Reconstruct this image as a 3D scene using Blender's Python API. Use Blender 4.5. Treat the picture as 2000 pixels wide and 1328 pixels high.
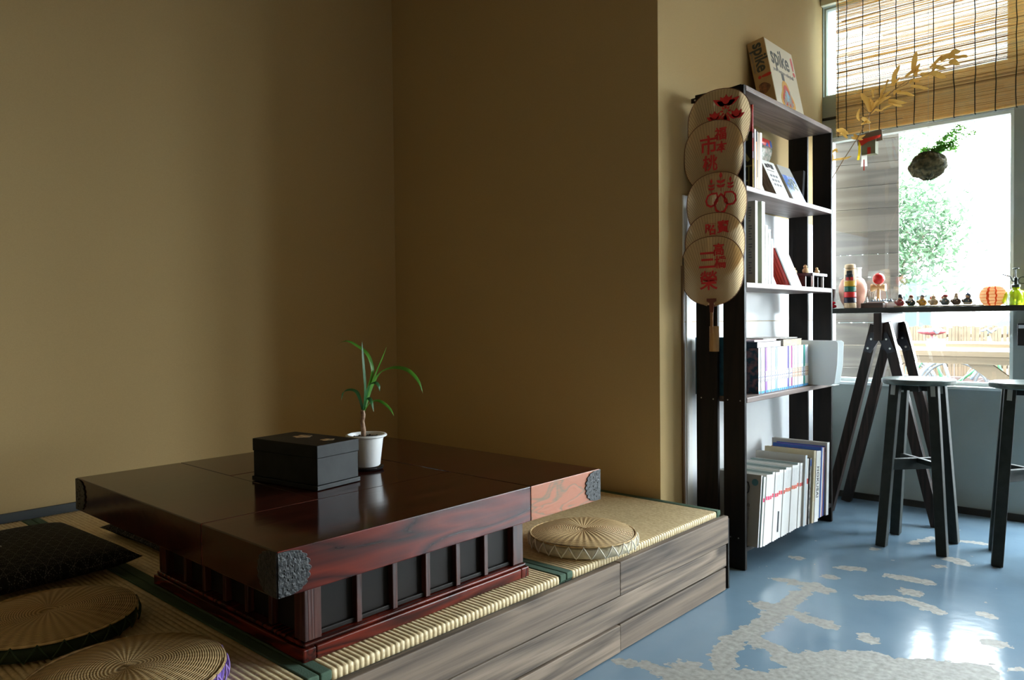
import bpy, math, random
from mathutils import Vector, Matrix, Euler
random.seed(11)
PI = math.pi
for o in list(bpy.data.objects): bpy.data.objects.remove(o)
scn = bpy.context.scene
COL = scn.collection
R = math.radians

# ------------------------------------------------------------ camera
H = 1.03
def cam_axes(yaw, pitch, roll):
    y, p, r = R(yaw), R(pitch), R(roll)
    F = Vector((-math.sin(y)*math.cos(p), math.cos(y)*math.cos(p), math.sin(p)))
    X = Vector((math.cos(y), math.sin(y), 0)); U = X.cross(F)
    return F, X*math.cos(r)+U*math.sin(r), U*math.cos(r)-X*math.sin(r)
F, RT, UP = cam_axes(42.1982, -1.378, -0.6224)
cd = bpy.data.cameras.new('camera'); cam = bpy.data.objects.new('camera', cd); COL.objects.link(cam)
m = Matrix((RT, UP, -F)).transposed().to_4x4(); m.translation = Vector((0, 0, H)); cam.matrix_world = m
cd.sensor_fit = 'HORIZONTAL'; cd.sensor_width = 36.0; cd.lens = 1471.6/2000*36
cd.clip_start = .02; cd.clip_end = 300
scn.camera = cam

# ------------------------------------------------------------ light and exposure
scn.view_settings.view_transform = 'Standard'; scn.view_settings.look = 'None'
scn.view_settings.gamma = 1; scn.view_settings.use_curve_mapping = False
scn.view_settings.exposure = 1.12
w = bpy.data.worlds.new('daylight'); scn.world = w; w.use_nodes = True
bg = w.node_tree.nodes['Background']; bg.inputs[0].default_value = (.86, .94, 1, 1); bg.inputs[1].default_value = 16.0
sd = bpy.data.lights.new('sun', 'SUN'); sd.energy = 5; sd.angle = R(2); sd.color = (1, .93, .82)
so = bpy.data.objects.new('sun', sd); COL.objects.link(so)
so.rotation_euler = Vector((-.35, .75, -1.25)).to_track_quat('-Z', 'Y').to_euler()
XP, XL, Y1, Y2, ZC = -1.6185, -3.3028, 2.6821, 4.4965, 3.05
XR, YB = 3.1, -2.6
WINS = [(-1.585, -.677, .67, 2.07), (-1.612, -.70, 2.315, 2.83), (-.50, .50, .10, 2.07), (-.645, .50, 2.315, 2.83),
        (.80, 1.65, .10, 2.40), (1.9, 2.9, .10, 2.40)]
def portal(name, loc, sx, sz, direction):
    a = bpy.data.lights.new(name, 'AREA'); a.shape = 'RECTANGLE'; a.size = sx; a.size_y = sz
    o = bpy.data.objects.new(name, a); COL.objects.link(o); o.location = loc
    o.rotation_euler = Vector(direction).to_track_quat('-Z', 'Y').to_euler()
    a.cycles.is_portal = True
for i, (a, b, c, d) in enumerate(WINS):
    portal('window_daylight', ((a+b)/2, Y2+.11, (c+d)/2), b-a, d-c, (0, -1, 0))
RW = (-2.1, -.5, .9, 2.15)      # unseen window added in the right-hand wall to bring in fill light (y0, y1, z0, z1)
portal('side_fill_portal', (XR+.11, (RW[0]+RW[1])/2, (RW[2]+RW[3])/2), RW[1]-RW[0], RW[3]-RW[2], (-1, 0, 0))

# ------------------------------------------------------------ materials
MATS = {}
def M(name, c1, c2=None, kind='plain', scale=8, rough=.6, bump=0, metal=0, axis='Y', spec=.5, trans=0, coat=0,
      emis=None, sub=0, lo=.35, hi=.65, bscale=None, alpha=1, detail=4, st=.07, knots=0, fib=.5):
    if name in MATS: return MATS[name]
    mt = bpy.data.materials.new(name); mt.use_nodes = True; nt = mt.node_tree; N = nt.nodes; L = nt.links
    p = N['Principled BSDF']; p.inputs['Roughness'].default_value = rough; p.inputs['Metallic'].default_value = metal
    p.inputs['Specular IOR Level'].default_value = spec; p.inputs['Coat Weight'].default_value = coat
    p.inputs['Coat Roughness'].default_value = .08
    p.inputs['Transmission Weight'].default_value = trans; p.inputs['Alpha'].default_value = alpha
    if sub: p.inputs['Subsurface Weight'].default_value = sub; p.inputs['Subsurface Radius'].default_value = (.02, .02, .02)
    rgb = lambda c: (c[0], c[1], c[2], 1)
    p.inputs['Base Color'].default_value = rgb(c1)
    fac = None
    tc = N.new('ShaderNodeTexCoord'); mp = N.new('ShaderNodeMapping'); L.new(tc.outputs['Object'], mp.inputs['Vector'])
    if kind == 'wood':
        oi = N.new('ShaderNodeObjectInfo'); vm = N.new('ShaderNodeVectorMath'); vm.operation = 'SCALE'; vm.inputs[0].default_value = (3.1, 7.7, 5.3); L.new(oi.outputs['Random'], vm.inputs['Scale'])
        va_ = N.new('ShaderNodeVectorMath'); va_.operation = 'ADD'; L.new(tc.outputs['Object'], va_.inputs[0]); L.new(vm.outputs[0], va_.inputs[1]); OC = va_.outputs[0]
        L.new(OC, mp.inputs['Vector'])
        s = {'X': (st, 1, 1), 'Y': (1, st, 1), 'Z': (1, 1, st)}[axis]
        mp.inputs['Scale'].default_value = [v*scale for v in s]
        n1 = N.new('ShaderNodeTexNoise'); n1.inputs['Scale'].default_value = 1; n1.inputs['Detail'].default_value = 2
        n1.inputs['Distortion'].default_value = .6
        L.new(mp.outputs[0], n1.inputs['Vector'])
        mu = N.new('ShaderNodeMath'); mu.operation = 'MULTIPLY'; mu.inputs[1].default_value = 14; L.new(n1.outputs['Fac'], mu.inputs[0])
        ph = mu.outputs[0]; kn = None
        if knots:
            mk = N.new('ShaderNodeMapping'); L.new(OC, mk.inputs['Vector']); mk.inputs['Scale'].default_value = [0, knots*.5, knots]
            vo = N.new('ShaderNodeTexVoronoi'); vo.inputs['Scale'].default_value = 1; L.new(mk.outputs[0], vo.inputs['Vector'])
            k1 = N.new('ShaderNodeMath'); k1.operation = 'MULTIPLY_ADD'; k1.inputs[1].default_value = 9; k1.inputs[2].default_value = .35; L.new(vo.outputs['Distance'], k1.inputs[0])
            k2 = N.new('ShaderNodeMath'); k2.operation = 'DIVIDE'; k2.inputs[0].default_value = 2.6; L.new(k1.outputs[0], k2.inputs[1])
            k3 = N.new('ShaderNodeMath'); k3.operation = 'ADD'; L.new(k2.outputs[0], k3.inputs[0]); L.new(ph, k3.inputs[1]); ph = k3.outputs[0]
            k4 = N.new('ShaderNodeMapRange'); k4.inputs[1].default_value = .05; k4.inputs[2].default_value = .17; L.new(vo.outputs['Distance'], k4.inputs[0]); kn = k4.outputs[0]
        fr = N.new('ShaderNodeMath'); fr.operation = 'PINGPONG'; fr.inputs[1].default_value = 1; L.new(ph, fr.inputs[0])
        mp2 = N.new('ShaderNodeMapping'); L.new(OC, mp2.inputs['Vector'])
        s2 = {'X': (.03, 1, 1), 'Y': (1, .03, 1), 'Z': (1, 1, .03)}[axis]
        mp2.inputs['Scale'].default_value = [v*scale*14 for v in s2]
        n2 = N.new('ShaderNodeTexNoise'); n2.inputs['Scale'].default_value = 1; n2.inputs['Detail'].default_value = 5; L.new(mp2.outputs[0], n2.inputs['Vector'])
        ad = N.new('ShaderNodeMath'); ad.operation = 'ADD'; L.new(fr.outputs[0], ad.inputs[0])
        ad.operation = 'MULTIPLY_ADD'; ad.inputs[1].default_value = 1-fib
        fm_ = N.new('ShaderNodeMath'); fm_.operation = 'MULTIPLY'; fm_.inputs[1].default_value = fib; L.new(n2.outputs['Fac'], fm_.inputs[0]); L.new(fm_.outputs[0], ad.inputs[2])
        mm = N.new('ShaderNodeMath'); mm.operation = 'MULTIPLY'; mm.inputs[1].default_value = 1; L.new(ad.outputs[0], mm.inputs[0])
        if kn is not None: L.new(kn, mm.inputs[1])
        fac = mm.outputs[0]
    elif kind == 'noise':
        mp.inputs['Scale'].default_value = (scale,)*3
        n1 = N.new('ShaderNodeTexNoise'); n1.inputs['Scale'].default_value = 1; n1.inputs['Detail'].default_value = detail; L.new(mp.outputs[0], n1.inputs['Vector'])
        fac = n1.outputs['Fac']
    elif kind == 'weave':
        mp.inputs['Scale'].default_value = (scale,)*3
        w1 = N.new('ShaderNodeTexWave'); w1.bands_direction = 'Z'; w1.inputs['Scale'].default_value = 1; w1.inputs['Distortion'].default_value = 1.5
        L.new(mp.outputs[0], w1.inputs['Vector'])
        w2 = N.new('ShaderNodeTexWave'); w2.bands_direction = axis if axis in 'XY' else 'X'; w2.inputs['Scale'].default_value = 1; w2.inputs['Distortion'].default_value = 1.5
        L.new(mp.outputs[0], w2.inputs['Vector'])
        nn = N.new('ShaderNodeTexNoise'); nn.inputs['Scale'].default_value = scale*.6; L.new(tc.outputs['Object'], nn.inputs['Vector'])
        a = N.new('ShaderNodeMath'); a.operation = 'MULTIPLY'; L.new(w1.outputs['Fac'], a.inputs[0]); L.new(w2.outputs['Fac'], a.inputs[1])
        b = N.new('ShaderNodeMath'); b.operation = 'ADD'; L.new(a.outputs[0], b.inputs[0]); L.new(nn.outputs['Fac'], b.inputs[1])
        c = N.new('ShaderNodeMath'); c.operation = 'MULTIPLY'; c.inputs[1].default_value = .6; L.new(b.outputs[0], c.inputs[0])
        fac = c.outputs[0]
    elif kind == 'cells':
        mp.inputs['Scale'].default_value = (scale,)*3
        v = N.new('ShaderNodeTexVoronoi'); v.inputs['Scale'].default_value = 1; L.new(mp.outputs[0], v.inputs['Vector'])
        sp = N.new('ShaderNodeSeparateColor'); L.new(v.outputs['Color'], sp.inputs[0]); fac = sp.outputs[0]
    elif kind == 'rings':      # woven rush mat, concentric coils with radial ribs
        sx = N.new('ShaderNodeSeparateXYZ'); L.new(tc.outputs['Object'], sx.inputs[0])
        at = N.new('ShaderNodeMath'); at.operation = 'ARCTAN2'; L.new(sx.outputs[0], at.inputs[0]); L.new(sx.outputs[1], at.inputs[1])
        ln = N.new('ShaderNodeVectorMath'); ln.operation = 'LENGTH'; L.new(tc.outputs['Object'], ln.inputs[0])
        k1 = N.new('ShaderNodeMath'); k1.operation = 'MULTIPLY'; k1.inputs[1].default_value = scale; L.new(ln.outputs['Value'], k1.inputs[0])
        s1 = N.new('ShaderNodeMath'); s1.operation = 'SINE'
        k2 = N.new('ShaderNodeMath'); k2.operation = 'MULTIPLY'; k2.inputs[1].default_value = 44; L.new(at.outputs[0], k2.inputs[0])
        sk = N.new('ShaderNodeMath'); sk.operation = 'ADD'; L.new(k1.outputs[0], sk.inputs[0]); L.new(at.outputs[0], sk.inputs[1]); L.new(sk.outputs[0], s1.inputs[0])
        k3 = N.new('ShaderNodeMath'); k3.operation = 'MULTIPLY_ADD'; k3.inputs[1].default_value = scale*.012; L.new(ln.outputs['Value'], k3.inputs[0]); L.new(k2.outputs[0], k3.inputs[2])
        s2 = N.new('ShaderNodeMath'); s2.operation = 'SINE'; L.new(k3.outputs[0], s2.inputs[0])
        a = N.new('ShaderNodeMath'); a.operation = 'MULTIPLY_ADD'; a.inputs[1].default_value = .27; a.inputs[2].default_value = .5; L.new(s1.outputs[0], a.inputs[0])
        b = N.new('ShaderNodeMath'); b.operation = 'MULTIPLY_ADD'; b.inputs[1].default_value = .13; L.new(s2.outputs[0], b.inputs[0]); L.new(a.outputs[0], b.inputs[2])
        fac = b.outputs[0]
    if fac is not None and c2 is not None:
        r = N.new('ShaderNodeValToRGB'); r.color_ramp.elements[0].position = lo; r.color_ramp.elements[1].position = hi
        r.color_ramp.elements[0].color = rgb(c1); r.color_ramp.elements[1].color = rgb(c2)
        if kind == 'cells': r.color_ramp.interpolation = 'CONSTANT'
        L.new(fac, r.inputs[0]); L.new(r.outputs[0], p.inputs['Base Color'])
    if bump:
        bp = N.new('ShaderNodeBump'); bp.inputs['Strength'].default_value = bump; bp.inputs['Distance'].default_value = .003
        if bscale:
            nb = N.new('ShaderNodeTexNoise'); nb.inputs['Scale'].default_value = bscale; nb.inputs['Detail'].default_value = 3
            L.new(tc.outputs['Object'], nb.inputs['Vector']); L.new(nb.outputs['Fac'], bp.inputs['Height'])
        elif fac is not None: L.new(fac, bp.inputs['Height'])
        L.new(bp.outputs[0], p.inputs['Normal'])
    if emis: p.inputs['Emission Color'].default_value = rgb(emis[0]); p.inputs['Emission Strength'].default_value = emis[1]
    MATS[name] = mt; return mt
def pane(name, tint=(1, 1, 1), gloss=.06, rough=0.0, diff=0.0):
    if name in MATS: return MATS[name]
    mt = bpy.data.materials.new(name); mt.use_nodes = True; nt = mt.node_tree; N = nt.nodes; L = nt.links
    N.remove(N['Principled BSDF']); out = N['Material Output']
    t = N.new('ShaderNodeBsdfTransparent'); t.inputs[0].default_value = (*tint, 1)
    g = N.new('ShaderNodeBsdfGlossy'); g.inputs['Roughness'].default_value = rough
    mx = N.new('ShaderNodeMixShader'); mx.inputs[0].default_value = gloss; L.new(t.outputs[0], mx.inputs[1]); L.new(g.outputs[0], mx.inputs[2])
    last = mx
    if diff:
        d = N.new('ShaderNodeBsdfTranslucent'); d.inputs[0].default_value = (.85, .9, .9, 1)
        m2 = N.new('ShaderNodeMixShader'); m2.inputs[0].default_value = diff; L.new(mx.outputs[0], m2.inputs[1]); L.new(d.outputs[0], m2.inputs[2]); last = m2
    L.new(last.outputs[0], out.inputs['Surface']); MATS[name] = mt; return mt
def thin(name, col, tr=.5, rough=.6, c2=None, scale=40):   # leaf, paper: diffuse mixed with translucent
    if name in MATS: return MATS[name]
    mt = M(name, col, c2, kind='noise' if c2 else 'plain', scale=scale, rough=rough, spec=.2)
    nt = mt.node_tree; N = nt.nodes; L = nt.links; p = N['Principled BSDF']
    t = N.new('ShaderNodeBsdfTranslucent'); t.inputs[0].default_value = (*col, 1)
    mx = N.new('ShaderNodeMixShader'); mx.inputs[0].default_value = tr
    L.new(p.outputs[0], mx.inputs[1]); L.new(t.outputs[0], mx.inputs[2]); L.new(mx.outputs[0], N['Material Output'].inputs['Surface'])
    return mt

wall_m = M('ochre_wall_cloth', (.45, .325, .155), (.53, .39, .195), 'weave', 420, .85, .25, spec=.15, lo=.2, hi=.9)
slab_m = M('red_lacquered_zelkova', (.010, .0025, .002), (.150, .018, .009), 'wood', 9, .26, .10, axis='Y', spec=.3, lo=.12, hi=.85, st=.16, fib=.4)
slabx_m = M('red_lacquered_zelkova_cross', (.010, .0025, .002), (.150, .018, .009), 'wood', 9, .26, .10, axis='X', spec=.3, lo=.12, hi=.85, st=.16, fib=.4)
slabt_m = M('dark_lacquered_top_and_shade', (.012, .003, .002), (.048, .009, .005), 'wood', 5, .13, .04, axis='Y', spec=.4, lo=.1, hi=.9, st=.16)
slab_e = M('pale_worn_zelkova', (.20, .17, .11), (.46, .175, .10), 'wood', 15, .4, .15, axis='Y', spec=.3, lo=.10, hi=.36, st=.30, fib=.3)
base_m = M('dark_red_base_wood', (.035, .009, .006), (.075, .018, .010), 'wood', 16, .35, .2, axis='Z')
basep_m = M('black_base_panel', (.008, .006, .005), (.013, .009, .007), 'noise', 9, .5, spec=.2)
plate_m = M('blackened_iron', (.02, .021, .022), (.05, .05, .05), 'noise', 120, .42, .9, metal=.6)
plank_m = M('weathered_cedar_plank', (.040, .027, .019), (.21, .152, .108), 'wood', 7, .7, .5, axis='Y', lo=.18, hi=.68, st=.045, knots=5, fib=.62)
plank2_m = M('weathered_cedar_plank_pale', (.050, .035, .025), (.26, .192, .138), 'wood', 8, .7, .5, axis='Y', lo=.18, hi=.68, st=.045, knots=4.4, fib=.62)
tatami_m = M('tatami_rush', (.64, .49, .27), (.79, .65, .40), 'noise', 90, .5, .25, spec=.5)
hem_m = M('green_hem_cloth', (.06, .115, .075), (.10, .17, .115), 'weave', 500, .9, .4)
dark_m = M('dark_stained_board', (.004, .003, .0025), (.013, .008, .006), 'wood', 12, .6, .2, axis='Z', lo=.2, hi=.9, spec=.25)
shelf_m = M('stained_shelf_board', (.085, .055, .045), (.22, .16, .14), 'wood', 9, .5, .2, axis='Y', lo=.15, hi=.8)
white_m = M('white_gloss_panel', (.82, .84, .87), (.86, .88, .90), 'noise', 4, .22, .5, bscale=5)
cream_m = M('cream_frame_paint', (.62, .60, .46), rough=.5)
gree_m = M('grey_green_wall_paint', (.27, .31, .29), (.31, .35, .33), 'noise', 3, .55, .05)
frame_m = M('pale_green_frame_paint', (.42, .47, .41), rough=.45)
screw_m = M('steel_screw', (.55, .55, .52), rough=.35, metal=.9)
paper_m = M('page_paper', (.72, .68, .60), (.60, .56, .49), 'wood', 60, .8, .1, axis='Z')

# ------------------------------------------------------------ mesh helpers
class MB:
    def __init__(s): s.v = []; s.f = []; s.mi = []
    def add(s, vs, fs, T=None, mi=0):
        b = len(s.v)
        for q in vs:
            q = Vector(q); s.v.append(tuple(T @ q if T is not None else q))
        for f in fs: s.f.append([b+i for i in f]); s.mi.append(mi)
        return s
    def box(s, a, b, T=None, mi=0):
        x0, y0, z0 = a; x1, y1, z1 = b
        if x0 > x1: x0, x1 = x1, x0
        if y0 > y1: y0, y1 = y1, y0
        if z0 > z1: z0, z1 = z1, z0
        vs = [(x0,y0,z0),(x1,y0,z0),(x1,y1,z0),(x0,y1,z0),(x0,y0,z1),(x1,y0,z1),(x1,y1,z1),(x0,y1,z1)]
        return s.add(vs, [(0,3,2,1),(4,5,6,7),(0,1,5,4),(1,2,6,5),(2,3,7,6),(3,0,4,7)], T, mi)
    def beam(s, p, q, w, h, ref=(0, 0, 1), mi=0):    # square bar from p to q, w across, h along ref-ish
        p, q = Vector(p), Vector(q); d = (q-p); L = d.length; d.normalize(); ref = Vector(ref)
        a = d.cross(ref)
        if a.length < 1e-4: a = d.cross(Vector((1, 0, 0)))
        a.normalize(); b = a.cross(d)
        vs = []
        for c in (p, q):
            for i, j in ((-1,-1),(1,-1),(1,1),(-1,1)): vs.append(c + a*w/2*i + b*h/2*j)
        return s.add(vs, [(0,3,2,1),(4,5,6,7),(0,1,5,4),(1,2,6,5),(2,3,7,6),(3,0,4,7)], None, mi)
    def tube(s, pts, r, n=8, mi=0, closed=False, flat=1.0):
        pts = [Vector(p) for p in pts]; k = len(pts); rr = r if hasattr(r, '__len__') else [r]*k
        prev = None; vs = []
        for i, p in enumerate(pts):
            if closed: d = pts[(i+1) % k]-pts[i-1]
            else: d = pts[min(i+1, k-1)]-pts[max(i-1, 0)]
            if d.length < 1e-9: d = Vector((0, 0, 1))
            d.normalize()
            if prev is None:
                a = d.cross(Vector((0, 0, 1)));
                if a.length < 1e-3: a = d.cross(Vector((1, 0, 0)))
            else: a = prev - d*prev.dot(d)
            a.normalize(); prev = a; b = d.cross(a)
            for j in range(n):
                t = 2*PI*j/n; vs.append(p + (a*math.cos(t) + b*math.sin(t)*flat)*rr[i])
        fs = []
        for i in range(k if closed else k-1):
            for j in range(n):
                i2 = (i+1) % k; fs.append((i*n+j, i*n+(j+1) % n, i2*n+(j+1) % n, i2*n+j))
        if not closed: fs += [tuple(range(n-1, -1, -1)), tuple((k-1)*n+j for j in range(n))]
        return s.add(vs, fs, None, mi)
    def lathe(s, prof, n=32, c=(0, 0, 0), mi=0, sx=1, sy=1, T=None, lobes=0, ld=0):
        vs = []; fs = []
        for r, z in prof:
            for j in range(n):
                t = 2*PI*j/n; rr = r*(1+(ld*math.cos(lobes*t) if lobes else 0))
                vs.append((c[0]+rr*math.cos(t)*sx, c[1]+rr*math.sin(t)*sy, c[2]+z))
        for i in range(len(prof)-1):
            for j in range(n): fs.append((i*n+j, i*n+(j+1) % n, (i+1)*n+(j+1) % n, (i+1)*n+j))
        if prof[0][0] > 1e-6: fs.append(tuple(range(n-1, -1, -1)))
        if prof[-1][0] > 1e-6: fs.append(tuple((len(prof)-1)*n+j for j in range(n)))
        return s.add(vs, fs, T, mi)
    def ball(s, c, r, n=12, sx=1, sy=1, sz=1, mi=0):
        prof = [(max(r*math.sin(PI*i/(n//2+2)), 1e-5), -r*math.cos(PI*i/(n//2+2))*sz) for i in range(n//2+3)]
        return s.lathe(prof, n, c, mi, sx, sy)
    def prism(s, out, a, b, T=None, mi=0):    # outline in xz, extruded along y from a to b
        n = len(out); vs = [(x, a, z) for x, z in out]+[(x, b, z) for x, z in out]
        fs = [tuple(range(n)), tuple(range(2*n-1, n-1, -1))]
        fs += [(i, i+n, (i+1) % n+n, (i+1) % n) for i in range(n)]
        return s.add(vs, fs, T, mi)
    def build(s, name, mats, parent=None, bevel=0, smooth=False, seg=2, sub=0):
        me = bpy.data.meshes.new(name); me.from_pydata(s.v, [], s.f)
        if not isinstance(mats, (list, tuple)): mats = [mats]
        for m_ in mats: me.materials.append(m_)
        if len(mats) > 1: me.polygons.foreach_set('material_index', s.mi)
        me.update(); me.validate()
        import bmesh
        bm = bmesh.new(); bm.from_mesh(me); bmesh.ops.recalc_face_normals(bm, faces=bm.faces); bm.to_mesh(me); bm.free()
        o = bpy.data.objects.new(name, me); COL.objects.link(o)
        if parent is not None: o.parent = parent
        if smooth:
            me.polygons.foreach_set('use_smooth', [True]*len(me.polygons))
            if smooth != 'all':
                try: me.set_sharp_from_angle(angle=R(40))
                except Exception: pass
        if bevel:
            b = o.modifiers.new('bevel', 'BEVEL'); b.width = bevel; b.segments = seg; b.limit_method = 'ANGLE'; b.angle_limit = R(35)
        if sub:
            b = o.modifiers.new('sub', 'SUBSURF'); b.levels = sub; b.render_levels = sub
        return o
def box(a, b, name, mt, parent=None, bevel=0): return MB().box(a, b).build(name, mt, parent, bevel)
def tag(o, label, cat, group=None, kind=None):
    o['label'] = label; o['category'] = cat
    if group: o['group'] = group
    if kind: o['kind'] = kind
    return o
def thing(name, label, cat, loc=(0, 0, 0), rz=0, group=None, rot=None):
    o = bpy.data.objects.new(name, None); COL.objects.link(o); o.empty_display_size = .05
    o.location = loc; o.rotation_euler = rot if rot else (0, 0, rz)
    return tag(o, label, cat, group)
def struct(name, mb, mt, parent=None, **k):
    o = mb.build(name, mt, parent, **k)
    if parent is None: o['kind'] = 'structure'
    return o
def dup(root, loc=None, label=None, mats=None):
    r = root.copy(); COL.objects.link(r)
    if loc is not None: r.location = loc
    if label: r['label'] = label
    for ch in list(root.children):
        c = ch.copy(); COL.objects.link(c); c.parent = r
        for g in ch.children: d = g.copy(); COL.objects.link(d); d.parent = c
    return r
def text_mesh(body, size, name, mt, parent, T, depth=.0004, align='CENTER', sx=1, bold=0):
    cu = bpy.data.curves.new('t', 'FONT'); cu.body = body; cu.size = size; cu.align_x = align; cu.align_y = 'CENTER'; cu.extrude = depth
    cu.offset = bold; cu.resolution_u = 3
    o = bpy.data.objects.new('t', cu); COL.objects.link(o)
    dg = bpy.context.evaluated_depsgraph_get(); me = bpy.data.meshes.new_from_object(o.evaluated_get(dg), depsgraph=dg)
    bpy.data.objects.remove(o)
    me.transform(T @ Matrix.Diagonal((sx, 1, 1, 1))); me.materials.clear(); me.materials.append(mt); me.name = name
    r = bpy.data.objects.new(name, me); COL.objects.link(r); r.parent = parent
    return r
def frame_T(o, right, up):      # text x -> right, text y -> up
    r, u = Vector(right).normalized(), Vector(up).normalized(); n = r.cross(u)
    t = Matrix((r, u, n)).transposed().to_4x4(); t.translation = Vector(o); return t

# ------------------------------------------------------------ room shell
T_ = .12
fl = MB()
PATCH = [(.018,[(-1.21,2.89),(-1.09,2.92),(-1.02,2.89)]),(.022,[(-1.08,2.9),(-1.09,2.74),(-1.08,2.63)]),(.024,[(-1.16,2.59),(-1.08,2.6),(-.91,2.56)]),(.030,[(-1.08,2.57),(-1.07,2.4),(-1.09,2.25),(-1.07,2.14),(-1.03,2.06)]),(.027,[(-1.07,2.3),(-.98,2.27),(-.9,2.25),(-.72,2.42)]),(.048,[(-.89,2.22),(-.67,2.37),(-.46,2.51)]),(.035,[(-1.13,1.91),(-.97,2.02)]),(.03,[(-1.12,1.98)]),(.045,[(-.85,2.13),(-.45,2.46)]),(.05,[(-1.0,2.0),(-.8,2.1),(-.5,2.36)]),(.014,[(-1.28,1.88),(-1.18,1.92)]),(.022,[(-1.07,3.05)]),(.02,[(-1.06,3.2),(-1.02,3.23)]),(.02,[(-.89,3.22),(-.76,3.23)]),(.018,[(-.89,2.91),(-.78,2.98),(-.66,2.93)]),(.03,[(-.78,3.07)]),(.022,[(-.52,3.0)]),(.024,[(-.77,2.54)]),(.028,[(-.46,2.76)]),(.016,[(-1.26,3.21)]),(.016,[(-.78,3.47)]),(.022,[(-.76,3.6),(-.71,3.58)]),(.012,[(-.37,2.59)]),
 (.012,[(-1.05,3.55)]),(.01,[(-.95,3.75),(-.9,3.9),(-.7,3.95)]),(.05,[(-.3,1.9),(.1,2.0)])]
def segd(px, py, l):
    if len(l) == 1: return math.hypot(px-l[0][0], py-l[0][1])
    b = 9
    for (ax, ay), (bx, by) in zip(l, l[1:]):
        dx, dy = bx-ax, by-ay; t = max(0, min(1, ((px-ax)*dx+(py-ay)*dy)/(dx*dx+dy*dy)))
        b = min(b, math.hypot(px-ax-t*dx, py-ay-t*dy))
    return b
gx0, gx1, gy0, gy1, gs = -1.6185, .3, 1.5, Y2, .015
nx, ny = int((gx1-gx0)/gs)+1, int((gy1-gy0)/gs)+1
vs = []; att = []
for j in range(ny+1):
    for i in range(nx+1):
        x = gx0+(gx1-gx0)*i/nx; y = gy0+(gy1-gy0)*j/ny; vs.append((x, y, 0))
        v = -1
        for r_, l in PATCH: v = max(v, (r_-segd(x, y, l))/.03)
        att.append(v)
fs = [(j*(nx+1)+i, j*(nx+1)+i+1, (j+1)*(nx+1)+i+1, (j+1)*(nx+1)+i) for j in range(ny) for i in range(nx)]
fl.add(vs, fs)
nA = len(vs)
for a, b in (((XL-.1, YB), (gx0, Y2)), ((gx0, YB), (gx1, gy0)), ((gx1, YB), (XR, Y2))):
    fl.add([(a[0], a[1], 0), (b[0], a[1], 0), (b[0], b[1], 0), (a[0], b[1], 0)], [(0, 1, 2, 3)])
fme = bpy.data.meshes.new('floor'); fme.from_pydata(fl.v, [], fl.f)
at = fme.attributes.new('peeled', 'FLOAT', 'POINT'); at.data.foreach_set('value', att+[-1]*(len(fl.v)-nA))
fo = bpy.data.objects.new('floor', fme); COL.objects.link(fo); fo['kind'] = 'structure'
mt = bpy.data.materials.new('worn_blue_floor_paint'); mt.use_nodes = True; N = mt.node_tree.nodes; L = mt.node_tree.links; p = N['Principled BSDF']
aa = N.new('ShaderNodeAttribute'); aa.attribute_name = 'peeled'; tc = N.new('ShaderNodeTexCoord')
def nz(sc, det=4, dist=0):
    n = N.new('ShaderNodeTexNoise'); n.inputs['Scale'].default_value = sc; n.inputs['Detail'].default_value = det; n.inputs['Distortion'].default_value = dist
    L.new(tc.outputs['Object'], n.inputs['Vector']); return n.outputs['Fac']
def mth(op, a, b=None, c=None):
    n = N.new('ShaderNodeMath'); n.operation = op
    for i, q in enumerate((a, b, c)):
        if q is None: continue
        if isinstance(q, (int, float)): n.inputs[i].default_value = q
        else: L.new(q, n.inputs[i])
    return n.outputs[0]
n_edge = nz(26, 6); f1 = mth('MULTIPLY_ADD', n_edge, 3.0, -1.15); f2 = mth('ADD', aa.outputs['Fac'], f1)
mask = mth('GREATER_THAN', f2, .0)
def ramp(fac, c1, c2, lo, hi):
    r = N.new('ShaderNodeValToRGB'); r.color_ramp.elements[0].position = lo; r.color_ramp.elements[1].position = hi
    r.color_ramp.elements[0].color = (*c1, 1); r.color_ramp.elements[1].color = (*c2, 1); L.new(fac, r.inputs[0]); return r.outputs[0]
paint = ramp(nz(2.2, 5), (.12, .19, .26), (.17, .25, .32), .3, .7)
conc = ramp(nz(55, 6), (.17, .165, .15), (.33, .32, .29), .3, .7)
mx = N.new('ShaderNodeMix'); mx.data_type = 'RGBA'; L.new(mask, mx.inputs[0]); L.new(paint, mx.inputs[6]); L.new(conc, mx.inputs[7])
L.new(mx.outputs[2], p.inputs['Base Color'])
L.new(mth('MULTIPLY_ADD', mask, .48, .16), p.inputs['Roughness'])
h = mth('ADD', mth('MULTIPLY', mask, -.6), mth('MULTIPLY', nz(9, 3), .9)); h = mth('ADD', h, mth('MULTIPLY', nz(90, 2), .05))
b_ = N.new('ShaderNodeBump'); b_.inputs['Strength'].default_value = .35; b_.inputs['Distance'].default_value = .004; L.new(h, b_.inputs['Height']); L.new(b_.outputs[0], p.inputs['Normal'])
fme.materials.append(mt)

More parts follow.
